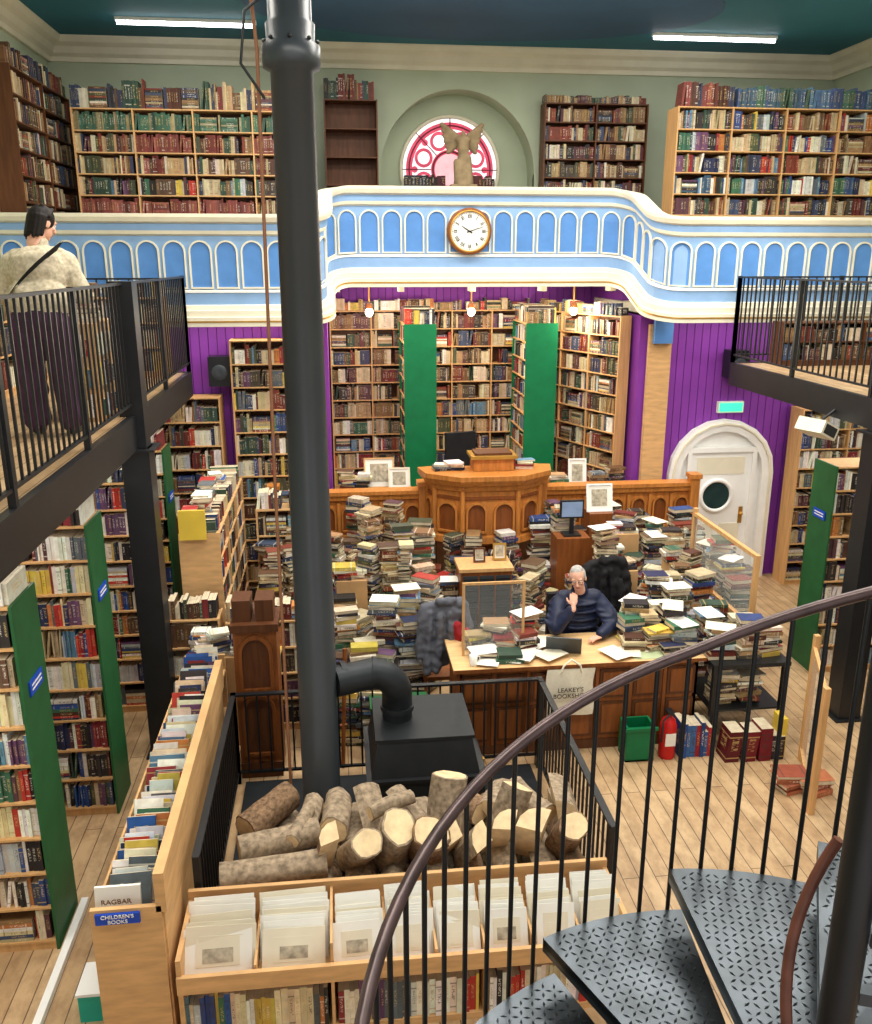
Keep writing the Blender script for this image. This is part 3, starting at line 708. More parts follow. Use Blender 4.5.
A = Acc(); A.box(5.4,11.84,2.5,5.78,11.9,2.66,paper); A.box(5.42,11.83,2.52,5.76,11.842,2.64,exitm); A.build('exit_sign')
for x in (-1.5, 5.55):
    A = Acc(); A.box(x-.14,11.6,3.02,x+.14,11.85,3.4,black); A.lathe([(.1,0),(.07,.012),(.02,.005)], (0,0,0), columnm, 16, lambda a,b,c,x=x:(x+a,11.6-c,3.2+b)); A.build('loudspeaker')
bookcase(-1.34, 11.45, 0, 0, 1.07, .35, 3.62, 12, OLD+MOD, pine, 1, GT, .98)
bookcase(-2.6, 11.45, 0, 0, 1.1, .35, 2.9, 9, OLD+MOD, pine, 1, GT, .98)
bookcase(-3.9, 11.45, 0, 0, 1.25, .35, 2.6, 8, OLD+MOD, pine, 1, GT, .98)
bookcase(6.45, 11.4, 0, 0, 1.45, .35, 2.6, 9, MOD+OLD, pine, 2, GT, .98)

# ------------------------------------------------------------------ walkways
def railing(A, p0, p1, z, h=1.1, gap=.115, post=1.6, br=.008):
    p0, p1 = Vector(p0), Vector(p1); L_ = (p1-p0).length; d = (p1-p0)/L_
    T = TF(p0.x, p0.y, z, math.degrees(math.atan2(d.y, d.x)))
    A.box(0,-.025,h-.02,L_,.025,h,black,T); A.box(0,-.015,.1,L_,.015,.12,black,T)
    n = int(L_/gap)
    for i in range(1, n): A.box(i*L_/n-br,-br,.12,i*L_/n+br,br,h-.02,black,T)
    k = max(1, int(round(L_/post)))
    for i in range(k+1): A.box(i*L_/k-.022,-.022,-.1,i*L_/k+.022,.022,h+.005,black,T)
for nm, xe, xw, y0, y1 in (('walkway_left', -1.76, XL+.01, .25, 10.85), ('walkway_right', 5.18, XR-.01, .25, 11.05)):
    E = empty(nm); A = Acc(); a, b = min(xe, xw), max(xe, xw)
    A.box(a, y0, 3.25, b, y1, 3.3, boards); A.build('deck', E); A = Acc()
    A.box(xe-.03, y0, 3.02, xe+.03, y1, 3.31, black); A.box(a, y1-.04, 3.02, b, y1+.02, 3.31, black); A.box(a, y0, 3.19, b, y1, 3.249, black)
    y = y0+.8
    while y < y1: A.box(a, y-.03, 3.05, b, y+.03, 3.2, black); y += 1.2
    A.build('steel_edge_beams', E); A = Acc()
    railing(A, (xe, y0), (xe, y1), 3.3, 1.12 if xe < 0 else 1.1); railing(A, (xe, y1), (xw, y1), 3.3); A.build('railing', E)
    A = Acc(); yp = 7.8 if xe < 0 else 7.7
    A.box(xe-.12, yp-.12, 0, xe+.12, yp+.12, 3.02, black); A.box(xe-.1, yp-.1, 3.02, xe+.1, yp+.1, 4.43, black); A.box(xe-.16, yp-.16, 0, xe+.16, yp+.16, .02, black)
    A.box(xe-.17, yp-.17, 3.0, xe+.17, yp+.17, 3.02, black)
    A.build('support_post', E)
bookcase(-3.2, 7.6, 3.3, 90, 3.0, .3, 1.05, 3, MOD+OLD, pine, 3, FT, .95, topb=.2)
bookcase(-3.9, 10.35, 3.3, 0, 2.0, .3, .9, 3, MOD+OLD, pine, 2, FT, .95, topb=.2)
A = Acc(); A.box(-2.3,7.5,3.3,-1.95,8.3,4.1,pine)
for i in range(3): rowbooks(A, TF(-1.948,7.52,3.34+.25*i,90), 0, .75, -.02, 0, .22, .05, PALE, FT, 1)
for i in range(3): rowbooks(A, TF(-2.28,7.49,3.34+.25*i,0), 0, .3, -.02, 0, .22, .05, PALE, FT, 1)
pile(A, -2.1, 7.7, 4.1, .12, MOD); pile(A, -2.12, 8.0, 4.1, .2, MOD); A.build('book_display_stand')
bookcase(6.3, 9.0, 3.3, 0, 1.2, .35, 1.05, 3, OLD, darkwood, 1, FT, .95, end=brown)
bookcase(5.6, 10.6, 3.3, 0, 2.2, .3, .55, 2, OLD+BLU, darkwood, 2, FT, .95)
A = Acc(); T = MT(Matrix.Translation((4.98, 8.5, 2.93)) @ Euler((0, math.radians(25), math.radians(20))).to_matrix().to_4x4())
A.box(-.12,-.17,-.09,.12,.17,.05,cream,T); A.box(-.09,-.175,-.07,.09,-.17,.03,black,T); A.tube([(4.98,8.5,2.97),(5.15,8.5,3.1)], .015, black, 6); A.build('fan_heater')

# ------------------------------------------------------------------ main column + pipe
A = Acc(); A.lathe([(.23,0),(.23,.1),(.18,.16),(.155,.2),(.148,3.0),(.14,5.78),(.185,5.8),(.19,5.86),(.19,5.93),(.155,5.96),(.16,6.06),(.14,6.08),(.14,ZC)], (-.225,6.35,0), columnm, 28)
for k in range(8):
    a = 2*pi*k/8; A.ell((-.225+.172*math.cos(a), 6.35+.172*math.sin(a), 5.96), (.014,.014,.014), black)
A.build('iron_column')
A = Acc(); A.tube([(-.47,6.3,0),(-.47,6.3,3),(-.44,6.3,5.9),(-.46,6.28,6.2),(-.45,6.3,ZC)], .012, rope, 8); A.tube([(-.4,6.25,5.6),(-.54,6.22,5.8),(-.5,6.22,6.1),(-.38,6.25,6.2)], .01, black, 6); A.build('conduit_pipe')

# ------------------------------------------------------------------ stove + flue
E = empty('wood_stove'); A = Acc()
A.box(.16,6.1,.14,1.08,6.95,.6,stovem)
vs = [(.18,6.12,.6),(1.06,6.12,.6),(1.06,6.93,.6),(.18,6.93,.6),(.24,6.2,.9),(1.0,6.2,.9),(1.0,6.88,.9),(.24,6.88,.9)]
A.add(vs, [(4,5,6,7),(0,1,5,4),(1,2,6,5),(2,3,7,6),(3,0,4,7)], stovem)
A.box(.22,6.18,.9,1.02,6.9,.925,stovem)
A.box(1.08,6.3,.25,1.13,6.75,.55,black); A.box(1.13,6.5,.38,1.16,6.54,.5,gold); A.box(.14,6.08,.58,1.1,6.97,.61,black)
for x in (.22,1.0):
    for y in (6.18,6.85): A.box(x-.03,y-.03,0.04,x+.03,y+.03,.14,stovem)
A.build('firebox', E); A = Acc(); fp = [(.42,6.55,.92),(.42,6.55,1.14)]
for i in range(1, 7):
    a = pi/2*i/6; fp.append((.42-.2*(1-math.cos(a)), 6.5, 1.16+.2*math.sin(a)))
fp.append((-.09,6.38,1.36)); A.tube(fp, .125, stovem, 20)
for p, q in (((.42,6.55,1.0),(.42,6.55,1.04)),((-.04,6.43,1.36),(.0,6.44,1.36)),((.2,6.5,1.36),(.23,6.5,1.355))): A.tube([p,q], .14, stovem, 20)
A.build('flue_pipe', E)

# ------------------------------------------------------------------ stove guard fence
E = empty('hearth_fence'); A = Acc()
railing(A, (-1.0, 4.95), (-1.0, 7.15), .0, .9, .1, 2.2); railing(A, (1.78, 4.95), (1.78, 7.1), 0, .9, .1, 2.2); railing(A, (1.78, 7.15), (-1.0, 7.15), 0, .9, .1, 2.7); A.build('bars', E)
slab('hearth_tray', -.93, 4.95, 0, 1.7, 7.1, .04, stovem)

# ------------------------------------------------------------------ firewood
def log(A, p, d, L_, r, split=False):
    d = Vector(d).normalized(); p = Vector(p); a = p-d*L_/2; b = p+d*L_/2; u = d.cross(Vector((0,0,1))).normalized(); w = u.cross(d)
    bk = R.choice((bark, bark2, bark2))
    if not split:
        n_ = 16; st = 6; ph = [R.uniform(0, 6.28) for _ in range(3)]; bend = R.uniform(-.015, .015); vs = []
        for i in range(st+1):
            t = i/st; c = a.lerp(b, t)+w*bend*math.sin(pi*t)*2+u*bend*math.sin(pi*t)
            for k in range(n_):
                an = 2*pi*k/n_; q = r*(1+.09*math.sin(2*an+ph[0])+.05*math.sin(5*an+ph[1]+t*2)+R.uniform(-.03,.03))*(1.04-.08*t)
                vs.append(tuple(c+u*(math.cos(an)*q)+w*(math.sin(an)*q)))
        A.add(vs, [(i*n_+k, i*n_+(k+1) % n_, (i+1)*n_+(k+1) % n_, (i+1)*n_+k) for i in range(st) for k in range(n_)], bk, smooth=True)
        for sl, c, e in ((vs[:n_], a, -1), (vs[-n_:], b, 1)):
            ins = [tuple(Vector(c)+(Vector(q)-Vector(c))*.9+d*e*.004) for q in sl]
            A.add(list(sl)+ins, [(k, (k+1) % n_, n_+(k+1) % n_, n_+k) for k in range(n_)], bk); A.add(ins, [tuple(range(n_))], cut)
    else:
        an = R.uniform(-.4, .6)
        prof = [(0,-r*.5)]+[(r*1.5*math.cos(an+t), -r*.5+r*1.5*math.sin(an+t)) for t in (0,.45,.9,1.35,1.8)]
        k = len(prof); vs = [tuple(q+u*x+w*y) for q in (a, b) for x, y in prof]
        A.add(vs, [tuple(reversed(range(k))), tuple(range(k, 2*k)), (0,1,k+1,k), (k-1,0,k,2*k-1)], cut)
        A.add(vs, [(i, i+1, k+i+1, k+i) for i in range(1, k-1)], bk)
A = Acc()
for L_, z in enumerate((.14, .32, .48)):
    for i in range(10):
        for j in range(2):
            log(A, (-.72+i*.255+(L_ % 2)*.03, 5.22+.47*j, z), (R.uniform(-.12,.12), 1, R.uniform(-.05,.05)), .44, R.uniform(.085,.11), L_ > 1 and R.random() < .35)
log(A, (-.52,5.08,.64), (1,.1,.04), .7, .11); log(A, (-.5,5.36,.67), (1,.25,.04), .56, .105); log(A, (-.6,5.72,.66), (.8,.8,.2), .44, .12); log(A, (-.5,4.98,.5), (1,.03,0), .66, .06); log(A,(-.3,5.62,.66),(.2,1,.1),.35,.08); log(A,(-.35,5.42,.74),(.4,1,.2),.3,.055)
xs = [(-.12,.09,1),(.06,.11,0),(.3,.135,0),(.54,.13,0),(.72,.08,1),(.9,.1,1),(1.1,.1,1),(1.3,.12,1),(1.52,.11,0)]
for i, (x, r, sp) in enumerate(xs): log(A, (x, 5.2+R.uniform(-.05,.05), .69+R.uniform(-.02,.02)), (R.uniform(-.35,.35), -.8, R.uniform(.5,1.7)), R.uniform(.36,.46), r, bool(sp))
for i, x in enumerate((-.1,.15,.42,.85,1.12,1.36,1.55)): log(A, (x, 5.64, .66), (R.uniform(-.9,.9), 1, R.uniform(-.1,.5)), R.uniform(.3,.4), R.uniform(.07,.12), i in (1, 2, 4, 6))
log(A, (.7,5.42,.84), (.15,.3,1), .4, .125); log(A, (1.12,5.45,.8), (.4,.2,1), .32, .1, True); log(A, (.3,5.5,.8), (1,.4,.1), .34, .06)
A.build('firewood_pile')

# ------------------------------------------------------------------ print browser + low shelf
E = empty('print_browser'); A = Acc(); x0, x1 = -1.05, 1.72; F, Bk = 4.34, 4.86
A.box(x0,F,0,x0+.03,Bk,.64,ply); A.box(x1-.03,F,0,x1,Bk,.64,ply); A.box(x0,Bk,0,x1,Bk+.03,.7,ply); A.box(x0,F-.02,.41,x1,F+.01,.53,ply)
A.box(x0,F,.4,x1,Bk,.43,ply); A.box(x0,F+.01,.0,x1,Bk,.05,ply)
fr = [0,.165,.33,.45,.56,.67,.78,.89,1.0]; bx_ = [x0+f*(x1-x0) for f in fr]
for i in range(1, 8): A.box(bx_[i]-.008, F+.02, .42, bx_[i]+.008, Bk, .55 if i != 2 else .66, ply)
for i in (2, 5): A.box(bx_[i]-.01, F+.01, .05, bx_[i]+.01, Bk, .4, ply)
A.build('bin', E); A = Acc()
T = TF(0, F+.01, 0)
for a_, b_ in ((0, 2), (2, 5), (5, 8)): rowbooks(A, T, bx_[a_]+.03, bx_[b_]-.02, 0, .05, .33, .22, PALE, (.018,.045), .99, .95, .7)
A.build('books', E)
A = Acc()
for i in range(8):
    nn = R.choice((8, 9, 10)); W_ = bx_[i+1]-bx_[i]-.03
    for j in range(nn):
        y = F+.06+j*.027; w = W_*R.uniform(.86, 1.0); h = R.uniform(.25,.29)+(.03 if j > nn*.6 else 0); xc = (bx_[i]+bx_[i+1])/2+R.uniform(-.012,.012)
        T = MT(Matrix.Translation((xc, y, .432)) @ Euler((math.radians(-26-R.uniform(0,7)), R.uniform(-.03,.03), R.uniform(-.04,.04))).to_matrix().to_4x4())
        A.box(-w/2,0,0,w/2,.005,h,R.choice((paper,paper,creamp)),T)
        iw, ih = w*.32, h*.28
        A.box(-iw,-.0025,h*.52-ih,iw,-.0008,h*.52+ih,creamp,T)
        if j == 0: A.box(-iw*.7,-.004,h*.48-ih*.6,iw*.7,-.0026,h*.48+ih*.4,sketch if i in (0, 1, 2, 5) else creamp,T)
A.build('mounted_prints', E)

# ------------------------------------------------------------------ children's books case
E = empty('childrens_book_rack'); A = Acc()
A.box(-1.5,4.36,0,-1.1,4.39,1.02,ply); A.box(-1.13,4.39,0,-1.09,7.15,1.2,ply); A.box(-1.5,4.39,.85,-1.13,7.75,.87,ply); A.box(-1.5,4.39,.45,-1.13,7.75,.47,ply); A.box(-1.5,7.72,0,-1.13,7.75,1.02,ply)
A.box(-1.13,4.36,.98,-1.07,7.15,1.24,ply); A.box(-1.5,4.39,0,-1.13,7.75,.04,ply); A.box(-1.5,4.39,.86,-1.485,7.72,.96,ply)
for i in range(1, 5): A.box(-1.5,4.39+i*.67,0,-1.13,4.41+i*.67,.87,ply)
A.build('case', E); A = Acc(); y = 4.46
while y < 7.65:
    t = R.uniform(.01,.03); h = R.uniform(.19,.27); w = R.uniform(.15,.26); T = MT(Matrix.Translation((-1.31+R.uniform(-.05,.05), y, .87)) @ Matrix.Rotation(R.uniform(-.06,.06), 4, 'Z') @ Matrix.Rotation(math.radians(-26), 4, 'X'))
    vbook(A, T, -w/2, 0, 0, w, h, t, jit(R.choice(PALE))); y += t+.01
T = TF(-1.5, 7.7, 0, -90)
rowbooks(A, T, .03, 3.25, .01, .47, .33, .25, PALE, (.015,.04), .98); rowbooks(A, T, .03, 3.25, .01, .04, .36, .25, PALE, (.015,.04), .98)
A.build('books', E); A = Acc(); A.box(-1.47,4.345,.93,-1.22,4.36,1.0,bluesign); A.build('sign', E)
text("CHILDREN'S\nBOOKS", (-1.345,4.342,.965), (pi/2,0,0), .034, paper, 'sign_lettering', E)
A = Acc(); T = MT(Matrix.Translation((-1.36,4.43,.9)) @ Matrix.Rotation(math.radians(-8),4,'X')); A.box(-.13,0,0,.13,.02,.2,paper,T); A.build('front_book', E)
text("RAGBAR", (-1.36,4.41,1.03), (pi/2,0,0), .045, darkwood, 'front_book_title', E)
slab('baseboard_left', -2.0, 3.6, 0, -1.95, 5.7, .05, white)
A = Acc(); A.box(-1.72,4.6,0,-1.56,4.85,.2,tealm); A.box(-1.73,4.59,.2,-1.55,4.86,.22,white); A.build('teal_storage_tub')

# ------------------------------------------------------------------ perpendicular stacks left + right
def stack(x0, x1, y, H, rows, sx=1):
    bookcase(x0, y, 0, 0, x1-x0, .45, H, rows, PALE+PALE+OLD, pine, 2, (.012,.036), .985, end=greend, topb=.2 if sx > 0 else 0, lo=.7)
    xs = x1+.001 if sx > 0 else x0-.012
    A = Acc(); A.box(xs, y+.1, H*.74, xs+.011, y+.34, H*.74+.1, bluesign)
    for q in (.03, .06): A.box(xs+.011 if sx>0 else xs-.002, y+.13, H*.74+q, xs+.013 if sx>0 else xs, y+.31, H*.74+q+.012, paper)
    A.build('section_sign')
stack(XL+.02, -2.03, 5.25, 2.55, 9); stack(XL+.02, -1.98, 6.8, 2.6, 9); stack(XL+.02, -2.0, 8.6, 2.5, 9); stack(XL+.02, -2.0, 10.1, 2.5, 9)
stack(5.35, XR-.02, 8.65, 2.45, 9, sx=-1); stack(5.45, XR-.02, 6.4, 2.4, 9, sx=-1)
bookcase(-1.2, 8.45, 0, 90, 2.3, .4, 2.0, 7, MOD+OLD, ply, 3, (.018,.04), .97, end=ply, topb=.2)
A = Acc()
for y in (8.6, 8.8, 9.0, 9.3, 9.6, 9.9): pile(A, -1.42+R.uniform(-.06,.06), y, 2.0, R.uniform(.2, .42), PALE, pi/2)
A.build('book_pile')
A = Acc(); A.box(-1.58,8.4,1.95,-1.32,8.43,2.25,yellowm); A.build('yellow_sign_card')
bookcase(-1.15, 8.05, 0, 0, .95, .3, 1.2, 4, MOD+OLD, ply, 1, (.018,.04), .97, topb=.2)
bookcase(-1.9, 8.05, 0, 0, .7, .28, 1.25, 4, MOD+OLD, ply, 1, (.018,.04), .97, topb=.2)
bookcase(-.95, 9.6, 0, 0, .7, .3, 1.9, 6, MOD+OLD, ply, 1, (.018,.04), .97, topb=.2)
A = Acc(); A.box(-1.45,7.8,0,-.65,8.02,.95,card)
for i in range(9): pile(A, -1.38+i*.085, 7.9+R.uniform(-.04,.04), .95, R.uniform(.05,.3), PALE, R.uniform(-.5,.5), .8)
A.build('book_display_table')
A = Acc(); A.box(-.98,7.25,0,-.6,7.6,1.45,brown); A.box(-1.0,7.22,1.45,-.58,7.63,1.52,darkwood); A.box(-.98,7.22,0,-.6,7.25,.15,darkwood)
P = Path([(-.98,7.25),(-.6,7.25)]); archpanel(A, P, .19, .24, .9, 1.35, darkwood, brown, .03, .005, .03, True); archpanel(A, P, .19, .24, .25, .8, darkwood, brown, .03, .005, .03)
for x in (-.9,-.7): A.box(x-.08,7.3,1.52,x+.08,7.55,1.72,darkwood)
A.build('carved_pew_end')

# ------------------------------------------------------------------ reception desk
E = empty('reception_desk'); A = Acc(); a, b, y0, y1, ztp = 1.05, 3.4, 7.38, 8.0, .93
A.box(a,y0,0,b,y0+.04,ztp-.03,brown); A.box(a,y0,0,a+.04,y1,ztp-.03,brown); A.box(b-.04,y0,0,b,y1,ztp-.03,brown); A.box(a,y0-.015,0,b,y0,.1,darkwood)
n = 7; w = (b-a)/n
for i in range(n):
    xx = a+i*w
    for z0, z1 in ((.14,.5),(.54,.84)):
        A.box(xx+.03,y0-.012,z0,xx+w-.03,y0,z1,darkwood); A.box(xx+.06,y0-.022,z0+.03,xx+w-.06,y0-.01,z1-.03,brown)
    A.box(xx-.015,y0-.02,.1,xx+.015,y0,ztp-.03,brown)
A.build('carcass', E); A = Acc(); A.box(a-.05,y0-.06,ztp-.03,b+.05,y1+.03,ztp,lightoak); A.box(a-.05,y0-.065,ztp-.035,b+.05,y0-.06,ztp+.002,brown)
A.box(2.75,7.36,ztp,3.35,7.62,ztp+.004,deskmat); A.build('top', E)
E = empty('desk_screen'); A = Acc()
for q in ((1.12,7.62,.93,1.145,7.64,1.68),(1.7,7.62,.93,1.725,7.64,1.68),(1.145,7.62,1.655,1.7,7.64,1.68)): A.box(*q, pine)
A.build('frame', E); A = Acc(); A.box(1.145,7.625,.93,1.7,7.635,1.655,thin); A.build('pane', E)
E = empty('acrylic_counter_screen'); A = Acc()
for q in ((4.2,8.0,.0,4.25,8.05,1.7),(4.2,9.6,.0,4.25,9.65,1.75),(4.2,8.05,1.66,4.25,9.6,1.7),(4.2,8.05,.9,4.25,9.6,.94)): A.box(*q, pine)
A.build('frame', E); A = Acc(); A.box(4.215,8.05,.94,4.235,9.6,1.66,acrylic); A.build('pane', E)
A = Acc(); L0 = Matrix.Translation((2.14,7.7,.935)) @ Matrix.Rotation(math.radians(165),4,'Z'); T = MT(L0); A.box(-.17,-.12,0,.17,.12,.018,columnm,T)
T2 = MT(L0 @ Matrix.Translation((0,.12,.015)) @ Matrix.Rotation(math.radians(-25),4,'X')); A.box(-.17,0,0,.17,.012,.2,columnm,T2); A.box(-.155,-.002,.015,.155,0,.185,screenm,T2)
A.build('laptop')
A = Acc()
for i in range(34):
    x = R.uniform(1.25,3.3); y = R.uniform(7.45,7.9)
    if 1.9 < x < 2.65 and y > 7.52: continue
    T = MT(Matrix.Translation((x,y,.935+i*.0015)) @ Matrix.Rotation(R.uniform(0,3),4,'Z')); A.box(-.1,-.14,0,.1,.14,.0012,R.choice((paper,creamp)),T)
A.build('loose_papers')
A = Acc()
for x, y, h in ((1.28,7.82,.12),(1.32,7.58,.06),(1.5,7.86,.22),(1.8,7.9,.3),(1.75,7.7,.2),(1.58,7.75,.12),(1.55,7.5,.05),(2.85,7.8,.24),(3.03,7.82,.26),(3.25,7.84,.34),(3.05,7.62,.18),(3.28,7.6,.22),(2.95,7.96,.36),(3.2,8.0,.3),(2.82,7.6,.12),(3.15,7.46,.08)): pile(A, x, y, .937, h, MOD+OLD, R.uniform(-.3,.3), 1, .2)
A.build('book_pile')
A = Acc(); A.lathe([(.035,0),(.04,.1),(.036,.1),(.03,.01)], (1.2,7.42,.935), paper, 16); A.tube([(1.235,7.42,.96),(1.26,7.42,.98),(1.26,7.42,1.01),(1.238,7.42,1.025)], .005, paper, 6); A.build('coffee_mug')
# tote bag
E = empty('tote_bag'); A = Acc(); nx, nz = 8, 8; vs = []
for side in (0, 1):
    for j in range(nz+1):
        for i in range(nx+1):
            u, v = i/nx, j/nz; bul = .035*math.sin(pi*u)*math.sin(pi*(.1+.8*(1-v)))+.008*math.sin(9*u+4*v)
            vs.append((1.88+.46*u+.01*math.sin(7*v), 7.3-(bul if side == 0 else -.0)-.01*(1-side), .42+.48*v))
k = (nx+1)*(nz+1); fs = []
for sd in (0, 1):
    for j in range(nz):
        for i in range(nx): q = sd*k+j*(nx+1)+i; fs.append((q, q+1, q+nx+2, q+nx+1))
A.add(vs, fs, canvasm, smooth=True)
A.tube([(2.01,7.27,.87),(2.03,7.26,.95),(2.11,7.29,1.0),(2.19,7.26,.95),(2.21,7.27,.87)], .01, canvasm, 6)
A.build('bag', E); text("LEAKEY'S\nBOOKSHOP", (2.1,7.235,.68), (pi/2,0,0), .062, black, 'bag_lettering', E)
A = Acc(); A.lathe([(.075,0),(.08,.02),(.08,.34),(.06,.4),(.025,.43),(.025,.46)], (3.05,7.15,0), redm, 18); A.box(3.02,7.1,.46,3.08,7.2,.49,black); A.tube([(3.05,7.12,.47),(2.97,7.08,.42),(2.96,7.07,.2)], .01, black, 6); A.box(3.0,7.068,.15,3.1,7.075,.28,paper); A.build('fire_extinguisher')
A = Acc(); A.box(2.62,7.08,0,2.9,7.3,.02,green)
for q in ((2.62,7.08,0,2.9,7.1,.36),(2.62,7.28,0,2.9,7.3,.36),(2.62,7.1,0,2.64,7.28,.36),(2.88,7.1,0,2.9,7.28,.36)): A.box(*q, green)
A.box(2.6,7.06,.33,2.92,7.08,.36,green); A.build('green_crate')
A = Acc(); rowbooks(A, TF(3.16,7.08,0), 0, .34, 0, 0, .42, .25, [C(170,40,50),C(40,70,130),C(60,100,150),C(140,30,40)], (.03,.06), 1); rowbooks(A, TF(3.56,6.95,0), 0, .6, 0, 0, .38, .25, [C(120,30,40),C(90,26,34),C(100,40,36),C(60,50,60)], (.06,.12), 1); A.box(4.1,6.98,0,4.16,7.15,.42,yellowm); A.build('large_books')
A = Acc(); A.box(3.48,7.2,.86,4.25,7.95,.9,black)
for x in (3.5,4.2):
    for y in (7.22,7.9): A.box(x-.02,y-.02,0,x+.03,y+.03,.86,black)
A.box(3.5,7.22,.4,4.22,7.92,.42,black); A.build('side_table')
A = Acc()
for x, y, h in ((3.62,7.4,.3),(3.9,7.42,.38),(4.1,7.45,.3),(3.65,7.75,.3),(3.95,7.75,.25)): pile(A, x, y, .9, h, OLD+MOD, 0, 1, .5)
for x, y, h in ((3.65,7.4,.36),(3.95,7.4,.3),(4.05,7.7,.3)): pile(A, x, y, .42, h, OLD+MOD)
A.build('book_pile')
A = Acc()
for x, y, h in ((3.95,6.5,.16),(4.15,6.45,.1)): pile(A, x, y, 0, h, [C(160,84,60),C(170,100,72)], .1, 1.15)
A.build('red_book_pile')
E = empty('glazed_gate'); A = Acc()
for q in ((3.93,6.1,0,3.98,6.15,1.2),(4.28,6.9,0,4.33,6.95,1.3)): A.box(*q, pine)
T = TF(3.955,6.15,0,math.degrees(math.atan2(.8,.35))); A.box(0,-.015,1.15,.85,.015,1.19,pine,T); A.box(0,-.015,.08,.85,.015,.14,pine,T); A.build('frame', E)
A = Acc(); A.box(0.03,-.005,.14,.82,.005,1.15,acrylic,T); A.build('pane', E)

# ------------------------------------------------------------------ seas of piled books
A = Acc()
y = 8.75
while y < 11.0:
    x = -.75
    while x < 4.15:
        xx, yy = x+R.uniform(-.08,.08), y+R.uniform(-.08,.08)
        ok = not (1.15 < x < 2.9 and y < 9.05) and not (1.25 < x < 2.6 and y > 10.5) and not (1.25 < x < 2.05 and 9.2 < y < 9.8) and not (2.55 < x < 3.25 and 9.95 < y < 10.5)
        if ok and R.random() < .95:
            if x < 1.15: H = R.choice((.5,.8,1.05,1.3,1.5))+R.uniform(-.1,.1)+(y-8.8)*.12
            elif x < 2.6: H = R.choice((.3,.6,1.0))+R.uniform(-.1,.1)+(y-8.8)*.1
            else: H = R.choice((.55,.85,1.1,1.35))+R.uniform(-.1,.1)+(y-8.8)*.1
            pile(A, xx, yy, 0, H, MOD+OLD if R.random() < .6 else OLD+TAN, R.choice((0,0,0,.5,-.5,.9,pi/2)), R.uniform(.85,1.2), .07 if x < 2.6 else .25)
        x += .24
    y += .25
A.build('stacked_books')
A = Acc()
for x, y, h in ((3.0,8.25,1.15),(3.25,8.25,1.05),(3.5,8.25,1.3),(3.75,8.25,1.0),(3.98,8.3,1.1),(3.1,8.5,1.1),(3.38,8.5,1.35),(3.62,8.5,1.15),(3.9,8.55,1.3),(.0,8.45,1.1),(.22,8.3,.85),(.45,8.35,1.25),(-.25,8.45,.9),(-.3,8.0,.8),(-.05,8.1,.75),(.2,8.0,.9),(.45,8.05,.8),(.68,8.2,1.05),(.66,8.5,1.3),(-.5,8.5,1.1),(4.5,9.2,1.2),(4.5,9.5,1.4),(4.5,9.8,1.25),(4.5,10.1,1.35),(4.55,8.9,1.1),(4.45,10.4,1.3),(4.5,10.7,1.45),(4.75,9.3,1.1),(4.75,9.9,1.2),(.0,7.75,.55),(.25,7.75,.6),(-.25,7.75,.6)): pile(A, x, y, 0, h, MOD+OLD, R.uniform(-.3,.3), 1.1, .2)
A.build('stacked_books')
A = Acc()
for x, y, w_, h_ in ((3.05,8.85,.36,1.32),(3.85,9.1,.32,1.3),(.1,9.2,.34,1.2),(3.4,9.9,.4,1.4)):
    A.box(x-w_/2,y-.13,0,x+w_/2,y+.13,h_,card)
    for dx in (-w_*.25, w_*.2): pile(A, x+dx, y, h_, R.uniform(.05,.14), MOD)
A.build('cardboard_boxes')
A = Acc(); A.box(1.35,9.35,0,1.95,9.75,1.15,brown); A.box(1.33,9.33,1.15,1.97,9.77,1.19,pine)
for i in range(3):
    A.box(1.38+i*.19,9.335,.45,1.55+i*.19,9.35,1.1,columnm)
    for j in range(9): A.box(1.38+i*.19,9.325,.5+j*.07,1.55+i*.19,9.336,.51+j*.07,stovem)
A.build('grille_cabinet')
frame('framed_picture', 3.3, 10.45, 1.5, .34, .36, 12, white); frame('framed_picture', 1.85, 9.6, 1.2, .16, .2, 10, gold); frame('framed_picture', 1.6, 9.55, 1.2, .14, .17, 10, darkwood)
A = Acc(); A.box(3.15,10.35,0,3.45,10.75,1.5,brown); A.build('picture_stand')
A = Acc(); A.box(2.72,10.2,1.5,3.02,10.24,1.73,black); A.box(2.74,10.195,1.52,3.0,10.2,1.71,screenm); A.box(2.85,10.2,1.3,2.9,10.24,1.5,black); A.box(2.76,10.12,1.28,2.98,10.32,1.3,black); A.box(2.66,10.05,0,3.08,10.4,1.28,brown); A.build('computer_monitor')
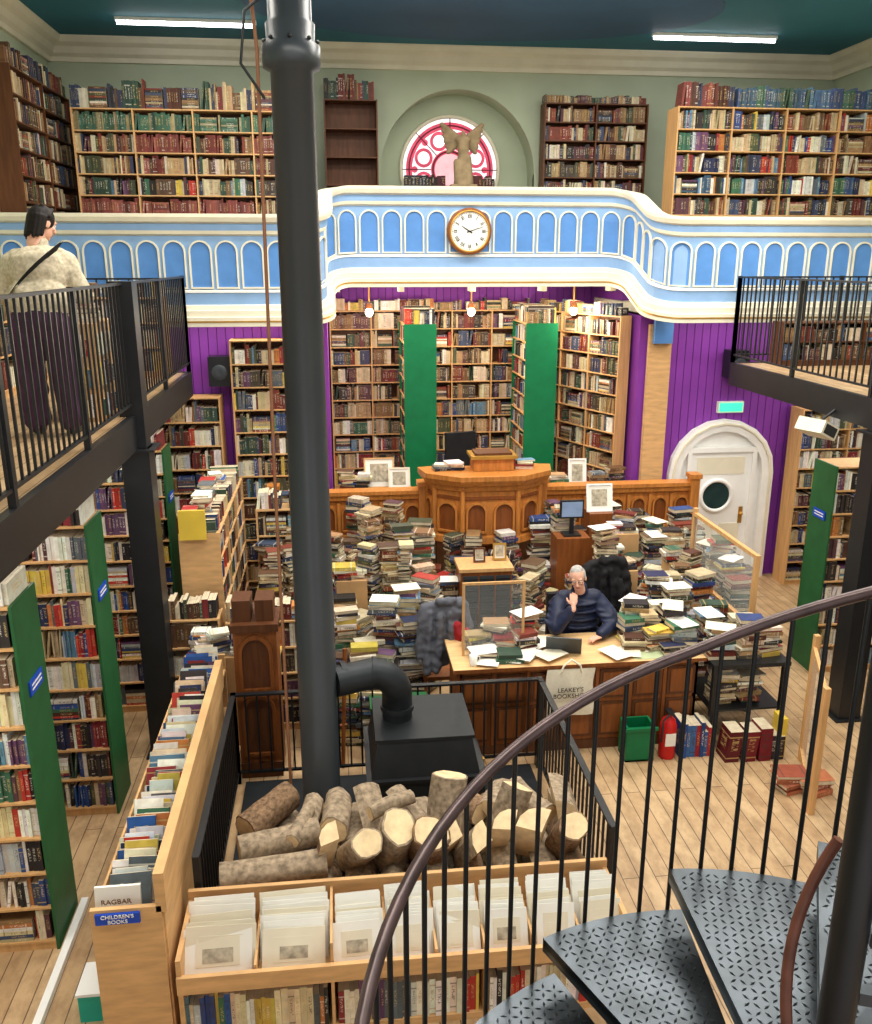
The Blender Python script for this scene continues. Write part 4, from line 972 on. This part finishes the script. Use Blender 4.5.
def coat(name, x, y, m, m2, h=1.15):
    P = [('e','a',(x,y,h-.12),(.2,.08,.13)), ('c','a',(x-.18,y,h-.05),(x+.16,y,h-.02),.05,.06), ('c','a',(x-.21,y,h-.08),(x-.27,y-.05,h-.55),.065,.05), ('c','a',(x+.19,y,h-.06),(x+.26,y-.04,h-.45),.06,.045),
         ('e','a',(x-.03,y,h-.4),(.24,.09,.3)), ('c','b',(x+.12,y-.1,h-.22),(x+.16,y-.13,h-.62),.045,.06), ('c','b',(x+.2,y-.08,h-.3),(x+.22,y-.1,h-.7),.04,.05), ('c','a',(x-.06,y-.09,h-.12),(x-.1,y-.12,h-.68),.035,.05), ('c','a',(x+.03,y-.08,h-.1),(x+.05,y-.11,h-.5),.03,.035), ('c','a',(x-.16,y-.06,h-.1),(x-.2,y-.1,h-.7),.03,.05), ('c','a',(x-.06,y-.04,h+.01),(x+.08,y-.04,h+.02),.045,.04)]
    E = empty(name); blob('cloth', P, {'a': m, 'b': m2}, .012, E, 2, .05)
    A = Acc()
    for dx in (-.2,.2):
        for dy in (.02,.4): A.tube([(x+dx,y+dy,0),(x+dx,y+dy,.45 if dy > .1 else h-.1)], .018, brown, 8)
    A.box(x-.22,y+.0,.43,x+.22,y+.42,.47,brown); A.box(x-.2,y+.01,h-.25,x+.2,y+.03,h-.08,brown); A.build('chair_frame', E)
coat('coat_on_chair', 1.02, 8.12, greyj, redj, 1.3); coat('coat_on_chair', 2.87, 8.72, blackj, blackj, 1.46)
A = Acc(); A.box(.25,7.4,0,.75,7.65,.5,greend); A.box(.22,7.38,.5,.78,7.67,.55,greend); A.build('green_storage_box')
A = Acc()
for x in (-.2,-.05): A.tube([(x,7.3,0),(x+.05,7.45,1.15)], .02, brown, 8)
A.tube([(-.2,7.35,.4),(-.0,7.35,.42)], .015, brown, 8); A.build('wooden_easel')
PAPERS.build('loose_papers')

# ------------------------------------------------------------------ spiral stair
E = empty('spiral_stair'); N = Vector((1.16, 1.58)); RR = 1.16
zr = lambda th: 2.92+(130-th)*.0074+max(0, 85-th)*.0025*(1 if th > 40 else 0)+(.1125 if th <= 40 else 0)
A = Acc(); A.tube([(N.x,N.y,0),(N.x,N.y,4.4)], .042, black, 20); A.ell((N.x,N.y,4.4), (.05,.05,.05), black); A.build('newel', E)
A = Acc(); th = 111+26*11
while th > -50:
    z = 2.15-.19*((th-111)/26)
    if z < .05: th -= 26; continue
    a0, a1 = math.radians(th+2), math.radians(th-27)
    r0 = .045; seg = 8; top = [(N.x+r0*math.cos(a0), N.y+r0*math.sin(a0))]
    top += [(N.x+RR*math.cos(a0+(a1-a0)*i/seg), N.y+RR*math.sin(a0+(a1-a0)*i/seg)) for i in range(seg+1)]
    top += [(N.x+r0*math.cos(a1), N.y+r0*math.sin(a1))]; n = len(top)
    vs = [(x, y, z) for x, y in top]+[(x, y, z-.035) for x, y in top]
    A.add(vs, [tuple(range(n)), tuple(reversed(range(n, 2*n)))]+[(i, n+i, n+(i+1) % n, (i+1) % n) for i in range(n)], plate)
    c0 = Vector((math.cos(a0), math.sin(a0)))
    A.add([(N.x+c0.x*r, N.y+c0.y*r, zz) for r, zz in ((.05, z), (RR, z), (RR, z-.06), (.05, z-.06))], [(0,1,2,3)], plate)
    if z > 1.3:
        g = .03; c1, s1 = math.cos((a0+a1)/2), math.sin((a0+a1)/2)
        for iu in range(2, int(RR/g)+2):
            for iv in range(-22, 23):
                lu, lv = iu*g, iv*g; ang = math.atan2(lv, lu); rad = math.hypot(lu, lv)
                if abs(ang) > abs(a0-a1)/2-.02/max(rad,.05) or rad > RR-.03 or rad < .1: continue
                px, py = N.x+lu*c1-lv*s1, N.y+lu*s1+lv*c1
                q = (a0+a1)/2+(pi/4 if (iu+iv) % 2 else -pi/4); ux, uy = math.cos(q), math.sin(q); l, w = .014, .005
                A.add([(px+ux*l,py+uy*l,z+.0005),(px-uy*w,py+ux*w,z+.0005),(px-ux*l,py-uy*l,z+.0005),(px+uy*w,py-ux*w,z+.0005),(px,py,z+.005)], [(0,1,4),(1,2,4),(2,3,4),(3,0,4)], plate)
    th -= 26
A.build('treads', E)
A = Acc(); th = 400
while th > -48:
    a = math.radians(th); x, y = N.x+(RR+.02)*math.cos(a), N.y+(RR+.02)*math.sin(a); kk = math.floor((111-th)/26); zb = 2.15+.19*kk-.05
    if zr(th) > .6: A.tube([(x,y,max(0,zb)),(x,y,zr(th))], .009, black, 8)
    th -= 5.6
A.build('balusters', E)
A = Acc(); A.tube([(N.x+(RR+.02)*math.cos(math.radians(t)), N.y+(RR+.02)*math.sin(math.radians(t)), zr(t)) for t in range(390, -50, -4)], .021, railm, 12)
A.tube([(N.x+.12*math.cos(math.radians(t)), N.y+.12*math.sin(math.radians(t)), 3.2-(t-90)*.0045) for t in range(80, 260, 8)], .014, innerrail, 10)
A.build('handrail', E)

# ------------------------------------------------------------------ lights
for i, (x0_, x1_) in enumerate(((-2.7,-.9),(4.5,6.3))):
    E = empty('tube_light_fitting'); A = Acc(); A.box(x0_,12.97,ZC-.04,x1_,13.05,ZC,white); A.build('housing', E); A = Acc(); A.tube([(x0_+.02,13.01,ZC-.06),(x1_-.02,13.01,ZC-.06)], .025, tube, 10); A.build('lamp_tube', E)
def area(x, y, z, sx, sy, e, col=(1, .94, .84), rx=0):
    l = bpy.data.lights.new('fill_light', 'AREA'); l.shape = 'RECTANGLE'; l.size = sx; l.size_y = sy; l.energy = e; l.color = col  # added fill lamp, has no fitting in the room
    o = bpy.data.objects.new('fill_light', l); o.location = (x, y, z); o.rotation_euler = (rx, 0, 0); scn.collection.objects.link(o)
area(2, 3.0, 7.4, 8, 1.2, 330); area(2, 7.2, 7.4, 8, 1.2, 480); area(2, 10.4, 7.4, 8, 1.0, 320); area(2, 12.2, 7.5, 10, .5, 80)  # broad fill added below the ceiling for even brightness
area(2, 13.1, 4.28, 3.4, .3, 30); area(-2.9, 7.5, 3.0, 1.2, 6, 85); area(-2.9, 4.2, 3.0, 1.2, 1, 30); area(6.5, 8.5, 3.0, 1.6, 5, 80)  # unseen fill lamps added under the alcove soffit and walkways
area(6.1, 11.45, 3.84, 3, .12, 16, rx=math.radians(10)); area(-2, 11.45, 3.84, 3, .12, 16, rx=math.radians(10)); area(5.3, 10.2, 5.5, 1.5, 1, 25)  # fill lamps added to lift the purple walls and the door
w = bpy.data.worlds.new('world'); scn.world = w; w.use_nodes = True
w.node_tree.nodes['Background'].inputs[0].default_value = (1, .97, .93, 1); w.node_tree.nodes['Background'].inputs[1].default_value = 1.25

# ------------------------------------------------------------------ camera
cam = bpy.data.cameras.new('camera'); co = bpy.data.objects.new('camera', cam); scn.collection.objects.link(co)
cam.sensor_fit = 'VERTICAL'; cam.sensor_height = 24; cam.lens = 873/1024*24; cam.clip_start = .05
co.location = (0, 0, 4.6); co.rotation_euler = (math.radians(90-16.1), 0, math.radians(-6.5))
scn.camera = co
